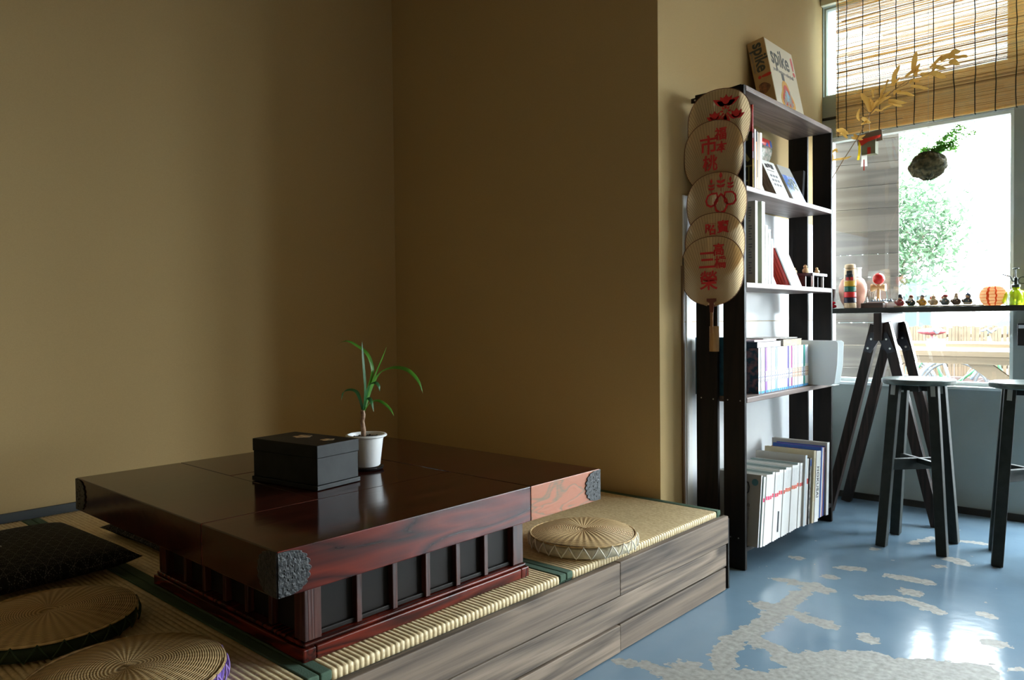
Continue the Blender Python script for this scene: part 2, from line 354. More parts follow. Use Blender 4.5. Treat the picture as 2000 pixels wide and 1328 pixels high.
struct('wall_left', MB().box((XL-T_, YB, -.1), (XL, Y1+T_, ZC)), wall_m)
struct('wall_back', MB().box((XL, Y1, -.1), (XP-T_, Y1+T_, ZC)), wall_m)
struct('wall_side', MB().box((XP-T_, Y1, -.1), (XP, Y2+.02, ZC)), wall_m)
struct('ceiling', MB().box((XL-T_, YB-T_, ZC), (XR+T_, Y2+T_, ZC+.12)), M('ceiling_board', (.40, .26, .12), (.46, .31, .15), 'noise', 3, .8))
rr_m = M('rear_plaster', (.40, .30, .17), rough=.85)
struct('wall_rear', MB().box((XL-T_, YB-T_, -.1), (XR+T_, YB, ZC)), rr_m)
wr = MB(); y0, y1, z0, z1 = RW
wr.box((XR, YB, -.1), (XR+T_, y0, ZC)); wr.box((XR, y1, -.1), (XR+T_, Y2+T_, ZC)); wr.box((XR, y0, z1), (XR+T_, y1, ZC)); wr.box((XR, y0, -.1), (XR+T_, y1, z0))
struct('wall_right', wr, rr_m)
# window wall assembled around the openings
ww = MB(); xa = XP-T_; Yo = Y2+T_
cols = sorted(set([xa, XR]+[v for a, b, c, d in WINS for v in (a, b)]))
zs_ = sorted(set([-.1, ZC]+[v for a, b, c, d in WINS for v in (c, d)]))
for i in range(len(cols)-1):
    for j in range(len(zs_)-1):
        cx, cz = (cols[i]+cols[i+1])/2, (zs_[j]+zs_[j+1])/2
        if any(a < cx < b and c < cz < d for a, b, c, d in WINS): continue
        ww.box((cols[i], Y2, zs_[j]), (cols[i+1], Yo, zs_[j+1]))
struct('wall_window', ww, gree_m)
struct('baseboard_window', MB().box((XP, Y2-.012, 0), (XR, Y2-.0005, .035)), M('black_skirting', (.018, .017, .015), rough=.6))
struct('trim_header', MB().box((XP+.002, Y2-.035, 2.83), (XR, Y2-.0005, 2.90)), cream_m, bevel=.003)
struct('trim_beam', MB().box((XP+.002, Y2-.06, 2.905), (XR, Y2-.0005, ZC-.002)), M('tan_header_beam', (.33, .2, .08), rough=.6))
struct('trim_gap', MB().box((XP+.002, Y2-.006, 2.178), (-.72, Y2-.0005, 2.192)), M('black_gap_strip', (.01, .01, .01), rough=.6))
struct('trim_sill', MB().box((XP+.03, Y2-.03, .652), (-.66, Y2+.05, .668)), M('white_sill_paint', (.6, .66, .66), rough=.35), bevel=.003)
clear = pane('clear_window_glass', (.97, .99, .985), .05)
frost = pane('frosted_window_glass', (.14, .15, .15), .04, .3, .45)
for i, (a, b, c, d) in enumerate(WINS):
    f = MB(); t = .010 if i == 1 else .018
    f.box((a, Y2+.02, c), (a+t, Y2+.07, d)); f.box((b-t, Y2+.02, c), (b, Y2+.07, d)); f.box((a+t, Y2+.02, c), (b-t, Y2+.07, c+t)); f.box((a+t, Y2+.02, d-t), (b-t, Y2+.07, d))
    fr = struct('window_%d' % (i+1), f, frame_m if i else M('white_sash', (.7, .74, .73), rough=.75, spec=.1))
    g = box((a+t, Y2+.043, c+t), (b-t, Y2+.047, d-t), 'glass_pane', frost if i in (1, 3) else clear, fr)
g = struct('window_7', MB().box((XR+.02, RW[0], RW[2]), (XR+.07, RW[0]+.04, RW[3])).box((XR+.02, RW[1]-.04, RW[2]), (XR+.07, RW[1], RW[3])), frame_m)
box((XR+.043, RW[0]+.04, RW[2]), (XR+.047, RW[1]-.04, RW[3]), 'glass_pane', pane('amber_fill_glass', (.17, .13, .075), .04), g)  # pane tint sets how much of the added fill comes in
# white panel on the wall behind the shelf, with its edge trim
wp = MB()
wp.box((XP+.0005, 2.87, 0), (XP+.006, 4.49, 1.02)); wp.box((XP+.0005, 2.87, 1.023), (XP+.006, 4.49, 1.56))
struct('trim_wall_panel', wp, white_m)
struct('trim_panel_edge', MB().box((XP+.0005, 2.855, 0), (XP+.010, 2.868, 1.26)), M('brown_edge_strip', (.2, .12, .06), rough=.5))
struct('trim_white_edge', MB().box((XP+.0065, 2.885, .0), (XP+.011, 2.93, 1.26)), M('white_edge_strip', (.75, .74, .72), rough=.4))
# grey wall foot in the tatami alcove
TZ = .298
struct('baseboard_left', MB().box((XL+.0005, -.6, TZ), (XL+.014, Y1-.014, TZ+.034)), M('slate_skirting', (.055, .066, .075), rough=.6))
struct('baseboard_back', MB().box((XL+.016, Y1-.010, TZ), (XP-.3, Y1-.0005, TZ+.010)), M('slate_skirting2', (.07, .08, .075), rough=.6))

# ------------------------------------------------------------ raised platform with planked front
XF = -1.311
pf = thing('platform', 'low raised platform faced with weathered grey-brown cedar planks, under the tatami mats', 'platform', (0, 0, 0))
box((XL+.003, -.6, .002), (XF-.03, Y1-.004, .255), 'deck', dark_m, pf)
def plank(a, b, z0, z1, dx=0, m_=plank_m):
    o = MB().box((-.022, 0, 0), (0, b-a-.002, z1-z0-.003)).build('plank', m_, pf, bevel=.0025)
    o.location = (XF+dx, a, z0+.0015); return o
plank(-.6, 1.935, .178, .2827, 0, plank_m); plank(1.937, 2.668, .175, .2827, -.002, plank_m)
plank(-.6, 2.655, .090, .176, -.004, plank2_m)
plank(-.6, 1.934, .001, .088, 0, plank2_m); plank(1.936, 2.648, .001, .088, -.003, plank_m)
box((XF-.27, 2.668, .001), (XF-.005, 2.678, .27), 'end_board', dark_m, pf)
box((XF-.036, 2.640, .001), (XF-.024, 2.666, .262), 'corner_post', dark_m, pf)
box((XF-.034, -.6, .2562), (XF-.0235, 2.63, .276), 'edge_strip', M('black_edge', (.02, .018, .016), rough=.5), pf)

def tatami(ya, yb, label):
    t = thing('tatami_mat', label, 'tatami mat', (XL+.02, ya, .2565), group='tatami mats on the raised platform')
    Lx = (XF-.036)-(XL+.02); hem = .030; p_ = .0142; th = TZ-.2565
    n = round((yb-ya-2*hem)/p_); p_ = (yb-ya-2*hem)/n
    prof = []
    for i in range(n):
        for k in range(6): prof.append((hem+(i+k/6)*p_, -0.0032*(1-abs(math.sin(PI*k/6))**.55)))
    prof.append((yb-ya-hem, -.0021))
    xs = [(0, 0), (Lx-.012, 0), (Lx-.005, -.0012), (Lx-.0012, -.0045), (Lx, -.011), (Lx, -th+.002)]
    vs = []; K = len(prof)
    for x, dz in xs:
        for y, z in prof:
            if dz < -.003: vs.append((x+z*1.0, y, th+dz))
            else: vs.append((x, y, th+z+dz))
    fs = [(i*K+j, (i+1)*K+j, (i+1)*K+j+1, i*K+j+1) for i in range(len(xs)-1) for j in range(K-1)]
    MB().add(vs, fs).build('rush_cover', tatami_m, t, smooth='all')
    MB().box((.001, .001, 0), (Lx-.004, yb-ya-.001, th-.006)).build('core', hem_m, t)
    for k, ys in enumerate((0, yb-ya-hem)):
        MB().box((0, ys+.0008, th-.020), (Lx+.0015, ys+hem-.0003, th+.0012)).build('hem', hem_m, t, bevel=.004, seg=3)
tatami(-.02+.0, .0465+.83-.0, 'tatami mat in the foreground, under the round rush cushions at the left')
tatami(.8775, 1.7085, 'middle tatami mat under the base of the low table')
tatami(1.7095, 2.668, 'far tatami mat carrying the pale laced cushion, against the back wall')

# ------------------------------------------------------------ low table
x0, x1, y0, y1, zt, zb = -2.325, -1.2635, .7355, 1.763, .606, .516
tb = thing('low_table', 'square low table with thick dark red lacquered top, iron corner plates and panelled base', 'table', ((x0+x1)/2, (y0+y1)/2, TZ))
cx, cy = (x0+x1)/2, (y0+y1)/2
def tp(name, a, b, c, d, m_, za=zb, zz=zt):
    o = MB().box((0, 0, 0), (b-a-.0012, d-c-.0012, zz-za)).build(name, m_, tb, bevel=.0022); o.location = (a-cx+.0006, c-cy+.0006, za-TZ); return o
r1 = tp('top_board', x0, x1, 1.46, y1, slab_e)
tp('top_board', -1.57, x1, y0, 1.46, slab_m)
tp('top_board', x0, -1.57, y0, 1.028, slabx_m)
tp('top_board', x0, -2.009, 1.028, 1.46, slab_m)
tp('hearth_cover', -2.009, -1.57, 1.028, 1.46, slab_m, zb+.02, zt-.0006)
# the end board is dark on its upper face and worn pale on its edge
def paint_top_and_shade(o, m_):
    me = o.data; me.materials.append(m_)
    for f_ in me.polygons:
        if abs(f_.normal.z) > .9 or f_.normal.y < -.5 or (o is r1 and f_.normal.x < -.5): f_.material_index = 1  # -Y faces take the dark lacquer too: their shade is put into the colour
for o in tb.children: paint_top_and_shade(o, slabt_m)
# corner plates
def plate_outline(w_, h_):
    out = [(0, 0)]
    n = 9
    for i in range(n+1):
        t = -PI/2+PI*i/n
        for k in range(4):
            if i == n and k: break
            tt = t+PI/n*k/4; bump_ = 1+.10*abs(math.sin(PI*k/4))
            out.append((w_*math.cos(tt)**.55*bump_ if math.cos(tt) > 0 else 0, h_/2+h_/2*math.sin(tt)*(1+.0*k)))
    out.append((0, h_))
    q = []
    for a in out:
        if not q or (abs(a[0]-q[-1][0])+abs(a[1]-q[-1][1])) > 1e-4: q.append(a)
    if abs(q[0][0]-q[-1][0])+abs(q[0][1]-q[-1][1]) < 1e-4: q.pop()
    return q
def corner_plate(px, py, sx, sy):
    P = plate_outline(.066, zt-zb-.004); mb = MB(); zz = zb-TZ+.002
    # on the face whose normal is sx*X, running inward along y
    for (hx, hy, nx_, ny_) in ((0, -sy, sx, 0), (-sx, 0, 0, sy)):
        T = Matrix(((hx, nx_, 0, px-cx), (hy, ny_, 0, py-cy), (0, 0, 1, zz), (0, 0, 0, 1)))
        mb.prism(P, 0.0004, .0024, T)
        for a, b in ((.030, .02), (.034, .068), (.054, .044), (.014, .044), (.02, .012), (.02, .076)):
            c = T @ Vector((a, .0026, b)); mb.ball(c, .0018, 8)
        for k in range(7):
            t = 2*PI*k/7; c = T @ Vector((.024+.011*math.cos(t), .0022, .044+.014*math.sin(t))); mb.ball(c, .0022, 8)
    return mb.build('corner_plate', plate_m, tb, bevel=.0006, seg=1)
for px, sx in ((x0, -1), (x1, 1)):
    for py, sy in ((y0, -1), (y1, 1)): corner_plate(px, py, sx, sy)
# base: plinth, corner posts, mullions, recessed panels, rail
bx0, bx1, by0, by1 = -2.165, -1.425, .893, 1.609
g0, g1 = 0.0, zb-TZ
def bb(name, a, b, m_, bevel=.0015): return MB().box((a[0]-cx, a[1]-cy, a[2]), (b[0]-cx, b[1]-cy, b[2])).build(name, m_, tb, bevel)
e = .012
for a_, b_, m_ in (((bx0-e, by0-e), (bx1+e, by0+.02), slabx_m), ((bx0-e, by1-.02), (bx1+e, by1+e), slabx_m), ((bx0-e, by0+.021), (bx0+.02, by1-.021), slab_m), ((bx1-.02, by0+.021), (bx1+e, by1-.021), slab_m)):
    bb('plinth', (*a_, .0015), (*b_, .030), m_, .003)
mo = MB(); mo.box((bx0-.006-cx, by0-.006-cy, .0305), (bx1+.006-cx, by1+.006-cy, .040)); mo.build('moulding', slab_m, tb, bevel=.004, seg=3)
bb('inner_panel', (bx0+.022, by0+.022, .041), (bx1-.022, by1-.022, g1-.002), basep_m)
for px, qx in ((bx0, bx0+.042), (bx1-.042, bx1)):
    for py, qy in ((by0, by0+.042), (by1-.042, by1)): bb('post', (px, py, .041), (qx, qy, g1-.001), base_m)
for side in (0, 1):
    for k in range(1, 6):
        yy = by0+.042+(by1-by0-.084)*k/6-.0075
        if side: bb('mullion', (bx1-.0215, yy, .041), (bx1-.004, yy+.015, g1-.001), base_m)
        else: bb('mullion', (bx0+.004, yy, .041), (bx0+.0215, yy+.015, g1-.001), base_m)
    for k in range(1, 6):
        xx = bx0+.042+(bx1-bx0-.084)*k/6-.0075
        if side: bb('mullion', (xx, by0+.004, .041), (xx+.015, by0+.0215, g1-.001), base_m)
        else: bb('mullion', (xx, by1-.0215, .041), (xx+.015, by1-.004, g1-.001), base_m)
bb('bottom_rail', (bx1-.0213, by0+.043, .0415), (bx1-.012, by1-.043, .052), basep_m)

# ------------------------------------------------------------ black box and potted plant on the table
blk = M('black_lacquer', (.003, .0035, .004), (.009, .011, .011), 'noise', 22, .42, .25, spec=.16, coat=0, lo=.3, hi=.75)
emb = M('faded_gold_emblem', (.42, .25, .10), (.10, .07, .04), 'noise', 60, .5)
bxt = thing('lacquer_box', 'black lacquered box with faded flower crests on its lid, on the low table', 'box', (-1.642, 1.072, zt+.0006), R(8))
# origin at its near corner, runs along -x (long) and +y (short)
LX, LY = .262, .150
box((-LX, 0, 0), (0, LY, .012), 'foot', blk, bxt, .0015)
box((-LX+.004, .004, .012), (-.004, LY-.004, .112), 'body', blk, bxt, .0015)
lid = box((-LX+.002, .002, .081), (-.002, LY-.002, .1145), 'lid', blk, bxt, .002)
cr = MB()
def crest(mb, c, r, z=.1146):
    for k in range(5):
        t = 2*PI*k/5
        mb.lathe([(r*.36, 0), (r*.36, .0004)], 12, (c[0]+r*.55*math.cos(t), c[1]+r*.55*math.sin(t), z))
    mb.lathe([(r*.2, 0), (r*.2, .0006)], 10, (c[0], c[1], z))
crest(cr, (-.165, .095), .030); crest(cr, (-.06, .09), .022)
cr.build('crest', emb, lid)

pot = thing('potted_plant', 'young palm-like plant in a white plastic pot beside the black box', 'potted plant', (-1.788, 1.335, zt+.0006))
wpl = M('white_pot_plastic', (.74, .76, .78), rough=.3)
MB().lathe([(.030, 0), (.046, .001), (.050, .007), (.048, .008), (.044, .004), (.03, .0035), (.001, .003)], 40).build('saucer', M('black_saucer', (.012, .012, .013), rough=.25), pot, smooth=True)
MB().lathe([(.001, .010), (.036, .010), (.039, .013), (.049, .094), (.056, .0945), (.0595, .097), (.0595, .100), (.057, .102), (.053, .102), (.050, .098), (.049, .088), (.001, .0875)], 48, c=(0, 0, -.0006)).build('pot', wpl, pot, smooth=True)
soil = M('potting_soil', (.012, .008, .006), (.04, .026, .018), 'noise', 150, .95, 1)
sm = MB(); sm.lathe([(.0485, .088), (.046, .091), (.02, .0935), (.0005, .095)], 24)
for k in range(60):
    a, r_ = random.uniform(0, 2*PI), .044*math.sqrt(random.random()); sm.ball((r_*math.cos(a), r_*math.sin(a), .0925+random.uniform(0, .001)), random.uniform(.0015, .003), 6)
sm.build('soil', soil, pot)
bark = M('tan_bark', (.18, .10, .06), (.42, .27, .18), 'noise', 90, .8, .8)
rt = Vector((.741, .672, 0)); dp = Vector((-.672, .741, 0)); K = 1/640
def lp(u, v, d=0): return rt*((u-697)*K)+dp*d+Vector((0, 0, (913-v)*K))
MB().tube([lp(691, 856), lp(692, 840), lp(690, 825), lp(692, 812), lp(690, 803)], [.0075, .0068, .0062, .0066, .0055], 10).build('trunk', bark, pot, smooth='all')
leaf_m = thin('fresh_green_leaf', (.09, .26, .025), .4, .35, c2=(.05, .17, .02), scale=30)
leaf_d = thin('dark_green_leaf', (.035, .13, .04), .35, .35)
def leaf(pts, w, name, m_, parent, tipw=.12, side=None, fold=.25):
    pts = [Vector(p) for p in pts]
    # densify with Catmull-Rom
    q = []
    for i in range(len(pts)-1):
        a, b, c, d = pts[max(i-1, 0)], pts[i], pts[i+1], pts[min(i+2, len(pts)-1)]
        for k in range(5):
            t = k/5; q.append(.5*((2*b)+(c-a)*t+(2*a-5*b+4*c-d)*t*t+(3*b-a-3*c+d)*t**3))
    q.append(pts[-1]); n = len(q); vs = []
    for i, p_ in enumerate(q):
        d = (q[min(i+1, n-1)]-q[max(i-1, 0)]).normalized()
        s_ = Vector(side) if side else d.cross(Vector((0, 0, 1)))
        s_ = s_-d*s_.dot(d)
        if s_.length < 1e-3: s_ = d.cross(Vector((1, 0, 0)))
        s_.normalize(); nn = s_.cross(d); t = i/(n-1)
        ww_ = w/2*(.25+.75*math.sin(PI*min(1, .12+t*.9))**.8)*(1 if t < .8 else max(.04, 1-((t-.8)/.2)**1.5))
        vs += [p_-s_*ww_+nn*ww_*fold, p_, p_+s_*ww_+nn*ww_*fold]
    fs = []
    for i in range(n-1):
        for k in (0, 1): fs.append((i*3+k, i*3+k+1, i*3+k+4, i*3+k+3))
    mb = MB().add(vs, fs); o = mb.build(name, m_, parent, smooth='all')
    return o
sd1 = tuple(rt*.35+dp*.6+Vector((0, 0, .3)))
LV = [([(691,806,0),(697,775,.01),(706,740,.02),(706,722,.025),(697,700,.03),(680,686,.035),(658,675,.03),(636,685,.02)], .0135, leaf_m),
      ([(693,800,0),(697,765,-.01),(696,730,-.015),(694,700,-.012),(693,674,-.01)], .011, leaf_d),
      ([(692,806,0),(702,770,.004),(715,735,.01),(728,705,.012),(737,684,.01)], .009, leaf_m),
      ([(693,804,0),(705,760,.02),(720,735,.03),(745,724,.02),(775,728,0),(797,748,-.02),(806,772,-.03)], .019, leaf_m),
      ([(692,806,0),(700,775,-.02),(708,755,-.035),(720,749,-.045),(728,756,-.05),(729,767,-.05)], .015, leaf_d),
      ([(691,806,0),(684,782,.01),(676,770,.02),(664,767,.02),(654,772,.01),(651,786,.005)], .0125, leaf_d),
      ([(692,806,0),(698,785,-.02),(706,778,-.035),(714,785,-.05),(718,803,-.055)], .014, leaf_d),
      ([(692,806,0),(704,790,.0),(718,784,-.01),(733,789,-.02),(746,800,-.03),(753,813,-.035)], .0125, leaf_m)]
for pts, w_, m_ in LV: leaf([lp(*a) for a in pts], w_, 'leaf', m_, pot, side=sd1)

# ------------------------------------------------------------ cushions
rush_m = M('woven_rush', (.20, .12, .045), (.66, .46, .22), 'rings', 1500, .6, .8, spec=.4, lo=.05, hi=.85)
def round_cushion(x, y, r, label, rim_c, cord_c, group):
    t = thing('round_cushion', label, 'cushion', (x, y, TZ+.001), group=group)
    h = .058
    prof = [(r*.90, 0), (r*.985, .006), (r*1.0, .02), (r*.995, .030), (r*.97, .036)]
    MB().lathe(prof, 72).build('rim', M('rim_%d' % int(abs(x)*1000), rim_c, tuple(c*.75 for c in rim_c), 'noise', 60, .8, .3), t, smooth='all')
    vs = []; fs = []; nr, na = 24, 264
    for i in range(nr+1):
        q = i/nr; rr = r*1.005*q
        for j in range(na):
            a = 2*PI*j/na; z = h-.015*q**4-.005*(1-q)**4 + .0006*math.sin(44*a+q*3)*(.3+.7*q)
            z += .004*math.sin(q*5)*math.sin(2*a+1)
            vs.append((rr*math.cos(a), rr*math.sin(a), z))
    for i in range(nr):
        for j in range(na): fs.append((i*na+j, i*na+(j+1) % na, (i+1)*na+(j+1) % na, (i+1)*na+j))
    MB().add(vs, fs).build('woven_top', rush_m, t, smooth='all')
    MB().tube([(r*1.0*math.cos(2*PI*k/90), r*1.0*math.sin(2*PI*k/90), h-.0165) for k in range(90)], .0035, 6, closed=True).build('top_edge', rush_m, t, smooth='all')
    n = 24; pts = []
    for k in range(2*n):
        a = PI*k/n
        for s_ in range(5):
            q = s_/5; aa_ = a+PI/n*q; up = (q if k % 2 == 0 else 1-q)
            zz = .006+.036*up; rad = r*(1.004+.022*math.sin(PI*up)-.004*up) + .0035
            pts.append((rad*math.cos(aa_), rad*math.sin(aa_), zz))
    MB().tube(pts, .0021, 5, closed=True).build('lacing', M('cord_%d' % int(abs(x)*1000), cord_c, rough=.7), t, smooth='all')
    return t
G = 'round rush cushions on the tatami'
round_cushion(-1.478, 1.965, .172, 'round woven rush cushion with cream rim and pale lacing, beyond the low table', (.74, .66, .48), (.84, .80, .68), G)
round_cushion(-2.030, .575, .190, 'round woven rush cushion with dark green rim, at the left', (.018, .035, .012), (.02, .045, .015), G)
round_cushion(-1.570, .578, .184, 'nearest round woven rush cushion with purple rim, at the bottom edge', (.17, .09, .42), (.28, .17, .5), G)

def square_cushion(x, y, w_, d_, rz, label, h=.082):
    # black cotton with a fine white stitched hemp-leaf pattern
    if 'zabu' not in MATS:
        m_ = M('zabu', (.008, .009, .010), rough=.85, spec=.2); nt = m_.node_tree; N = nt.nodes; L = nt.links; p = N['Principled BSDF']
        tc = N.new('ShaderNodeTexCoord'); acc = None
        def mt_(op, a, b=None):
            n = N.new('ShaderNodeMath'); n.operation = op
            for i, q in enumerate((a, b)):
                if q is None: continue
                if isinstance(q, (int, float)): n.inputs[i].default_value = q
                else: L.new(q, n.inputs[i])
            return n.outputs[0]
        sx = N.new('ShaderNodeSeparateXYZ'); L.new(tc.outputs['Object'], sx.inputs[0])
        for k in range(6):
            a = PI*k/6; sc = 1/.032 if k % 2 == 0 else 1/.0554*1.732
            dd = mt_('ADD', mt_('MULTIPLY', sx.outputs[0], math.cos(a)*sc), mt_('MULTIPLY', sx.outputs[1], math.sin(a)*sc))
            g_ = mt_('PINGPONG', dd, .5); ln = mt_('LESS_THAN', g_, .022)
            al = mt_('ADD', mt_('MULTIPLY', sx.outputs[0], -math.sin(a)*330), mt_('MULTIPLY', sx.outputs[1], math.cos(a)*330))
            ds = mt_('GREATER_THAN', mt_('PINGPONG', al, 1), .5); ln = mt_('MULTIPLY', ln, ds)
            acc = ln if acc is None else mt_('MAXIMUM', acc, ln)
        mx = N.new('ShaderNodeMix'); mx.data_type = 'RGBA'; L.new(acc, mx.inputs[0]); mx.inputs[6].default_value = (.008, .009, .010, 1); mx.inputs[7].default_value = (.15, .155, .15, 1)
        L.new(mx.outputs[2], p.inputs['Base Color'])
    t = thing('floor_cushion', label, 'cushion', (x, y, TZ+.001), rz, group='square patterned floor cushions')
    n = 26; vs = []; fs = []
    for s_ in (1, -1):
        for j in range(n+1):
            for i in range(n+1):
                u, v = 2*i/n-1, 2*j/n-1
                e_ = (1-u**4)*(1-v**4); z = h/2+(h/2*s_)*(max(e_, 0)**.42)
                pin = 1-.05*(1-abs(v)**2)*abs(u)**3; pin2 = 1-.05*(1-abs(u)**2)*abs(v)**3
                z += s_*.003*math.sin(5*u+2*v)*e_
                if s_ < 0: z = max(z, 0.0)
                vs.append((u*w_/2*pin, v*d_/2*pin2, z))
    o_ = (n+1)*(n+1)
    for j in range(n):
        for i in range(n):
            a = j*(n+1)+i; fs.append((a, a+1, a+n+2, a+n+1)); fs.append((o_+a, o_+a+n+1, o_+a+n+2, o_+a+1))
    MB().add(vs, fs).build('cushion_cover', MATS['zabu'], t, smooth='all')
    MB().tube([(-.012, 0, h*.97), (0, .002, h+.001), (.02, -.003, h*.985), (.045, .002, h*.96)], .0013, 5).build('tuft', M('white_thread', (.4, .4, .38), rough=.8), t)
    return t
square_cushion(-2.62, .620, .60, .56, R(3), 'black square floor cushion with fine white stitched pattern, at the far left')
square_cushion(-2.585, 1.235, .52, .52, R(2), 'black square floor cushion half hidden beneath the overhang of the low table', .055)

# ------------------------------------------------------------ bookshelf
SX0, SX1, SY0, SY1, HS = -1.575, -1.357, 2.902, 3.907, 1.979
sh = thing('bookshelf', 'tall open bookshelf of dark stained boards with slatted ends, against the wall', 'bookshelf', (0, 0, 0))
for ya, yb in ((SY0, SY0+.018), (SY1-.018, SY1)):
    for xa_, xb_ in ((-1.573, -1.475), (-1.449, -1.356)):
        o = MB().box((-.5*(xb_-xa_), 0, 0), (.5*(xb_-xa_), yb-ya, HS-.002)).build('upright', dark_m, sh, bevel=.0015); o.location = ((xa_+xb_)/2, ya, .001)
BZ = [1.979, 1.575, 1.181, .709]
for z in BZ:
    o = MB().box((0, 0, -.022), (SX1-SX0+.003, SY1-SY0-.038, 0)).build('shelf', shelf_m, sh, bevel=.003); o.location = (SX0, SY0+.019, z)
box((SX0, SY0+.019, .075), (SX1, SY1-.019, .095), 'shelf', dark_m, sh, .002)
eb = MB().prism([(-1.588, 1.945), (-1.364, 1.925), (-1.364, 1.979), (-1.425, 1.974), (-1.432, 1.968), (-1.462, 1.964), (-1.468, 1.970), (-1.492, 1.966), (-1.5, 1.970), (-1.588, 1.964)], SY0-.0055, SY0-.0005).build('end_plate', dark_m, sh)
def screws(parent, pts, n=(0, -1, 0), r=.004):
    mb = MB()
    for p_ in pts:
        p_ = Vector(p_); mb.tube([p_, p_+Vector(n)*.0025], [r, r*.8], 8)
    return mb.build('screws', screw_m, parent)
screws(sh, [(-1.57, SY0-.0055, 1.955), (-1.535, SY0-.0055, 1.958), (-1.44, SY0-.0055, 1.956), (-1.39, SY0-.0055, 1.962)])
screws(sh, [(-1.55, SY0, .700), (-1.495, SY0, .697), (-1.43, SY0, .698), (-1.375, SY0, .697), (-1.385, SY0, .13), (-1.42, SY0, .13)], r=.003)

# ------------------------------------------------------------ books
def book(name, label, cat, loc, w_, h_, t_, cover, spine=None, group=None, lean=0, page=paper_m, gap=.003, marks=None, soft=False, front=None, tilt=0, rz=0):
    """origin = lower near corner of the spine; spine faces +x, thickness along +y, body towards -x; lean tips it towards +y"""
    t = thing(name, label, cat, loc, group=group, rot=Euler((-lean, tilt, rz)))
    c = .0012 if soft else .0025; sp_ = spine or cover
    mb = MB(); mb.box((-w_, 0, 0), (-.001, c, h_)); mb.box((-w_, t_-c, 0), (-.001, t_, h_)); mb.build('cover', cover, t, bevel=.0004, seg=1)
    MB().box((-.001, 0, 0), (0, t_, h_)).build('spine', sp_, t)
    if t_ > 3*c: MB().box((-w_+gap, c, gap*.5), (-.0015, t_-c, h_-gap*.6)).build('pages', page, t)
    if front: MB().box((-w_+.004, -.0004, .004), (-.004, -.0001, h_-.004)).build('cover_picture', front, t)
    for (za, zb_, m_) in (marks or []):
        MB().box((0.0001, t_*.12, h_*za), (.0005, t_*.88, h_*zb_)).build('spine_mark', m_, t)
    return t
whc = M('white_card', (.86, .86, .84), rough=.45); blkc = M('black_print', (.02, .02, .025), rough=.5)
redc = M('red_print', (.60, .03, .02), rough=.45); orac = M('orange_red_print', (.75, .14, .05), rough=.5); pinkc = M('crimson_print', (.65, .03, .10), rough=.5)
bluc = M('blue_print', (.02, .10, .42), rough=.4); skyc = M('sky_blue_print', (.02, .32, .72), rough=.4); tanc = M('tan_card', (.46, .33, .22), rough=.6)
grc = M('grey_card', (.42, .41, .38), rough=.55); crc = M('cream_card', (.62, .55, .38), rough=.55); tealc = M('teal_card', (.30, .40, .40), rough=.5)
yelc = M('yellow_print', (.75, .55, .03), rough=.5); grnc = M('green_print', (.10, .25, .08), rough=.5); magc = M('magenta_print', (.5, .02, .16), rough=.5); orn = M('orange_print', (.8, .28, .03), rough=.5)
txt = M('grey_text', (.22, .22, .24), rough=.6)
collage = M('collage_print', (.02, .03, .035), (.30, .10, .07), 'noise', 38, .5, lo=.45, hi=.62)
photo1 = M('photo_print_green', (.05, .09, .04), (.35, .36, .25), 'noise', 45, .4)
bluep = M('photo_print_blue', (.08, .2, .6), (.8, .85, .95), 'noise', 14, .35, lo=.4, hi=.6)
# top shelf (z 1.575)
Z = BZ[1]+.0006
GT = 'books on the upper shelf'
b = book('magazine', 'large magazine with dark cover, yellow figure and red upper edge, first on the upper shelf', 'magazine', (-1.366, 3.006, Z), .20, .345, .006, M('dark_olive_cover', (.03, .026, .012), rough=.35), redc, GT, soft=True, marks=[(.0, .35, yelc), (.36, .44, whc), (.6, .66, whc)])
mb = MB(); mb.box((-.198, -.0006, .235), (-.002, -.0001, .343)); mb.build('red_banner', redc, b)
mb = MB(); yl = M('dull_yellow_print', (.36, .31, .10), rough=.5)
mb.prism([(-.06, .2), (-.02, .215), (-.02, .2), (-.045, .19), (-.04, .165), (-.012, .12), (-.022, .11), (-.055, .15), (-.07, .18)], -.0007, -.0002)
mb.box((-.07, -.0007, .09), (-.004, -.0002, .096)); mb.box((-.07, -.0007, .03), (-.02, -.0002, .036)); mb.box((-.02, -.0007, .0), (-.014, -.0002, .09)); mb.build('yellow_figure', yl, b)
MB().box((-.19, .0, .346), (-.13, .005, .352)).build('yellow_tab', yelc, b)
yy = 3.016
for w_, h_, t_, cv, sp_, lab, mk in [
    (.18, .245, .013, grc, whc, 'white-spined softcover beside the red-edged magazine, upper shelf', []),
    (.17, .195, .007, tanc, orn, 'thin short orange-edged booklet between white spines, upper shelf', [(.0, .2, tanc)]),
    (.17, .24, .006, blkc, grc, 'thin grey-spined booklet with black cover, upper shelf', [(.2, .5, blkc)]),
    (.18, .237, .024, tanc, tanc, 'tan-spined hardback on the upper shelf', []),
    (.19, .240, .016, whc, whc, 'bright white hardback, last upright one on the upper shelf', [])]:
    book('book', lab, 'book', (-1.362, yy, Z), w_, h_, t_, cv, sp_, GT, marks=mk); yy += t_+.0015
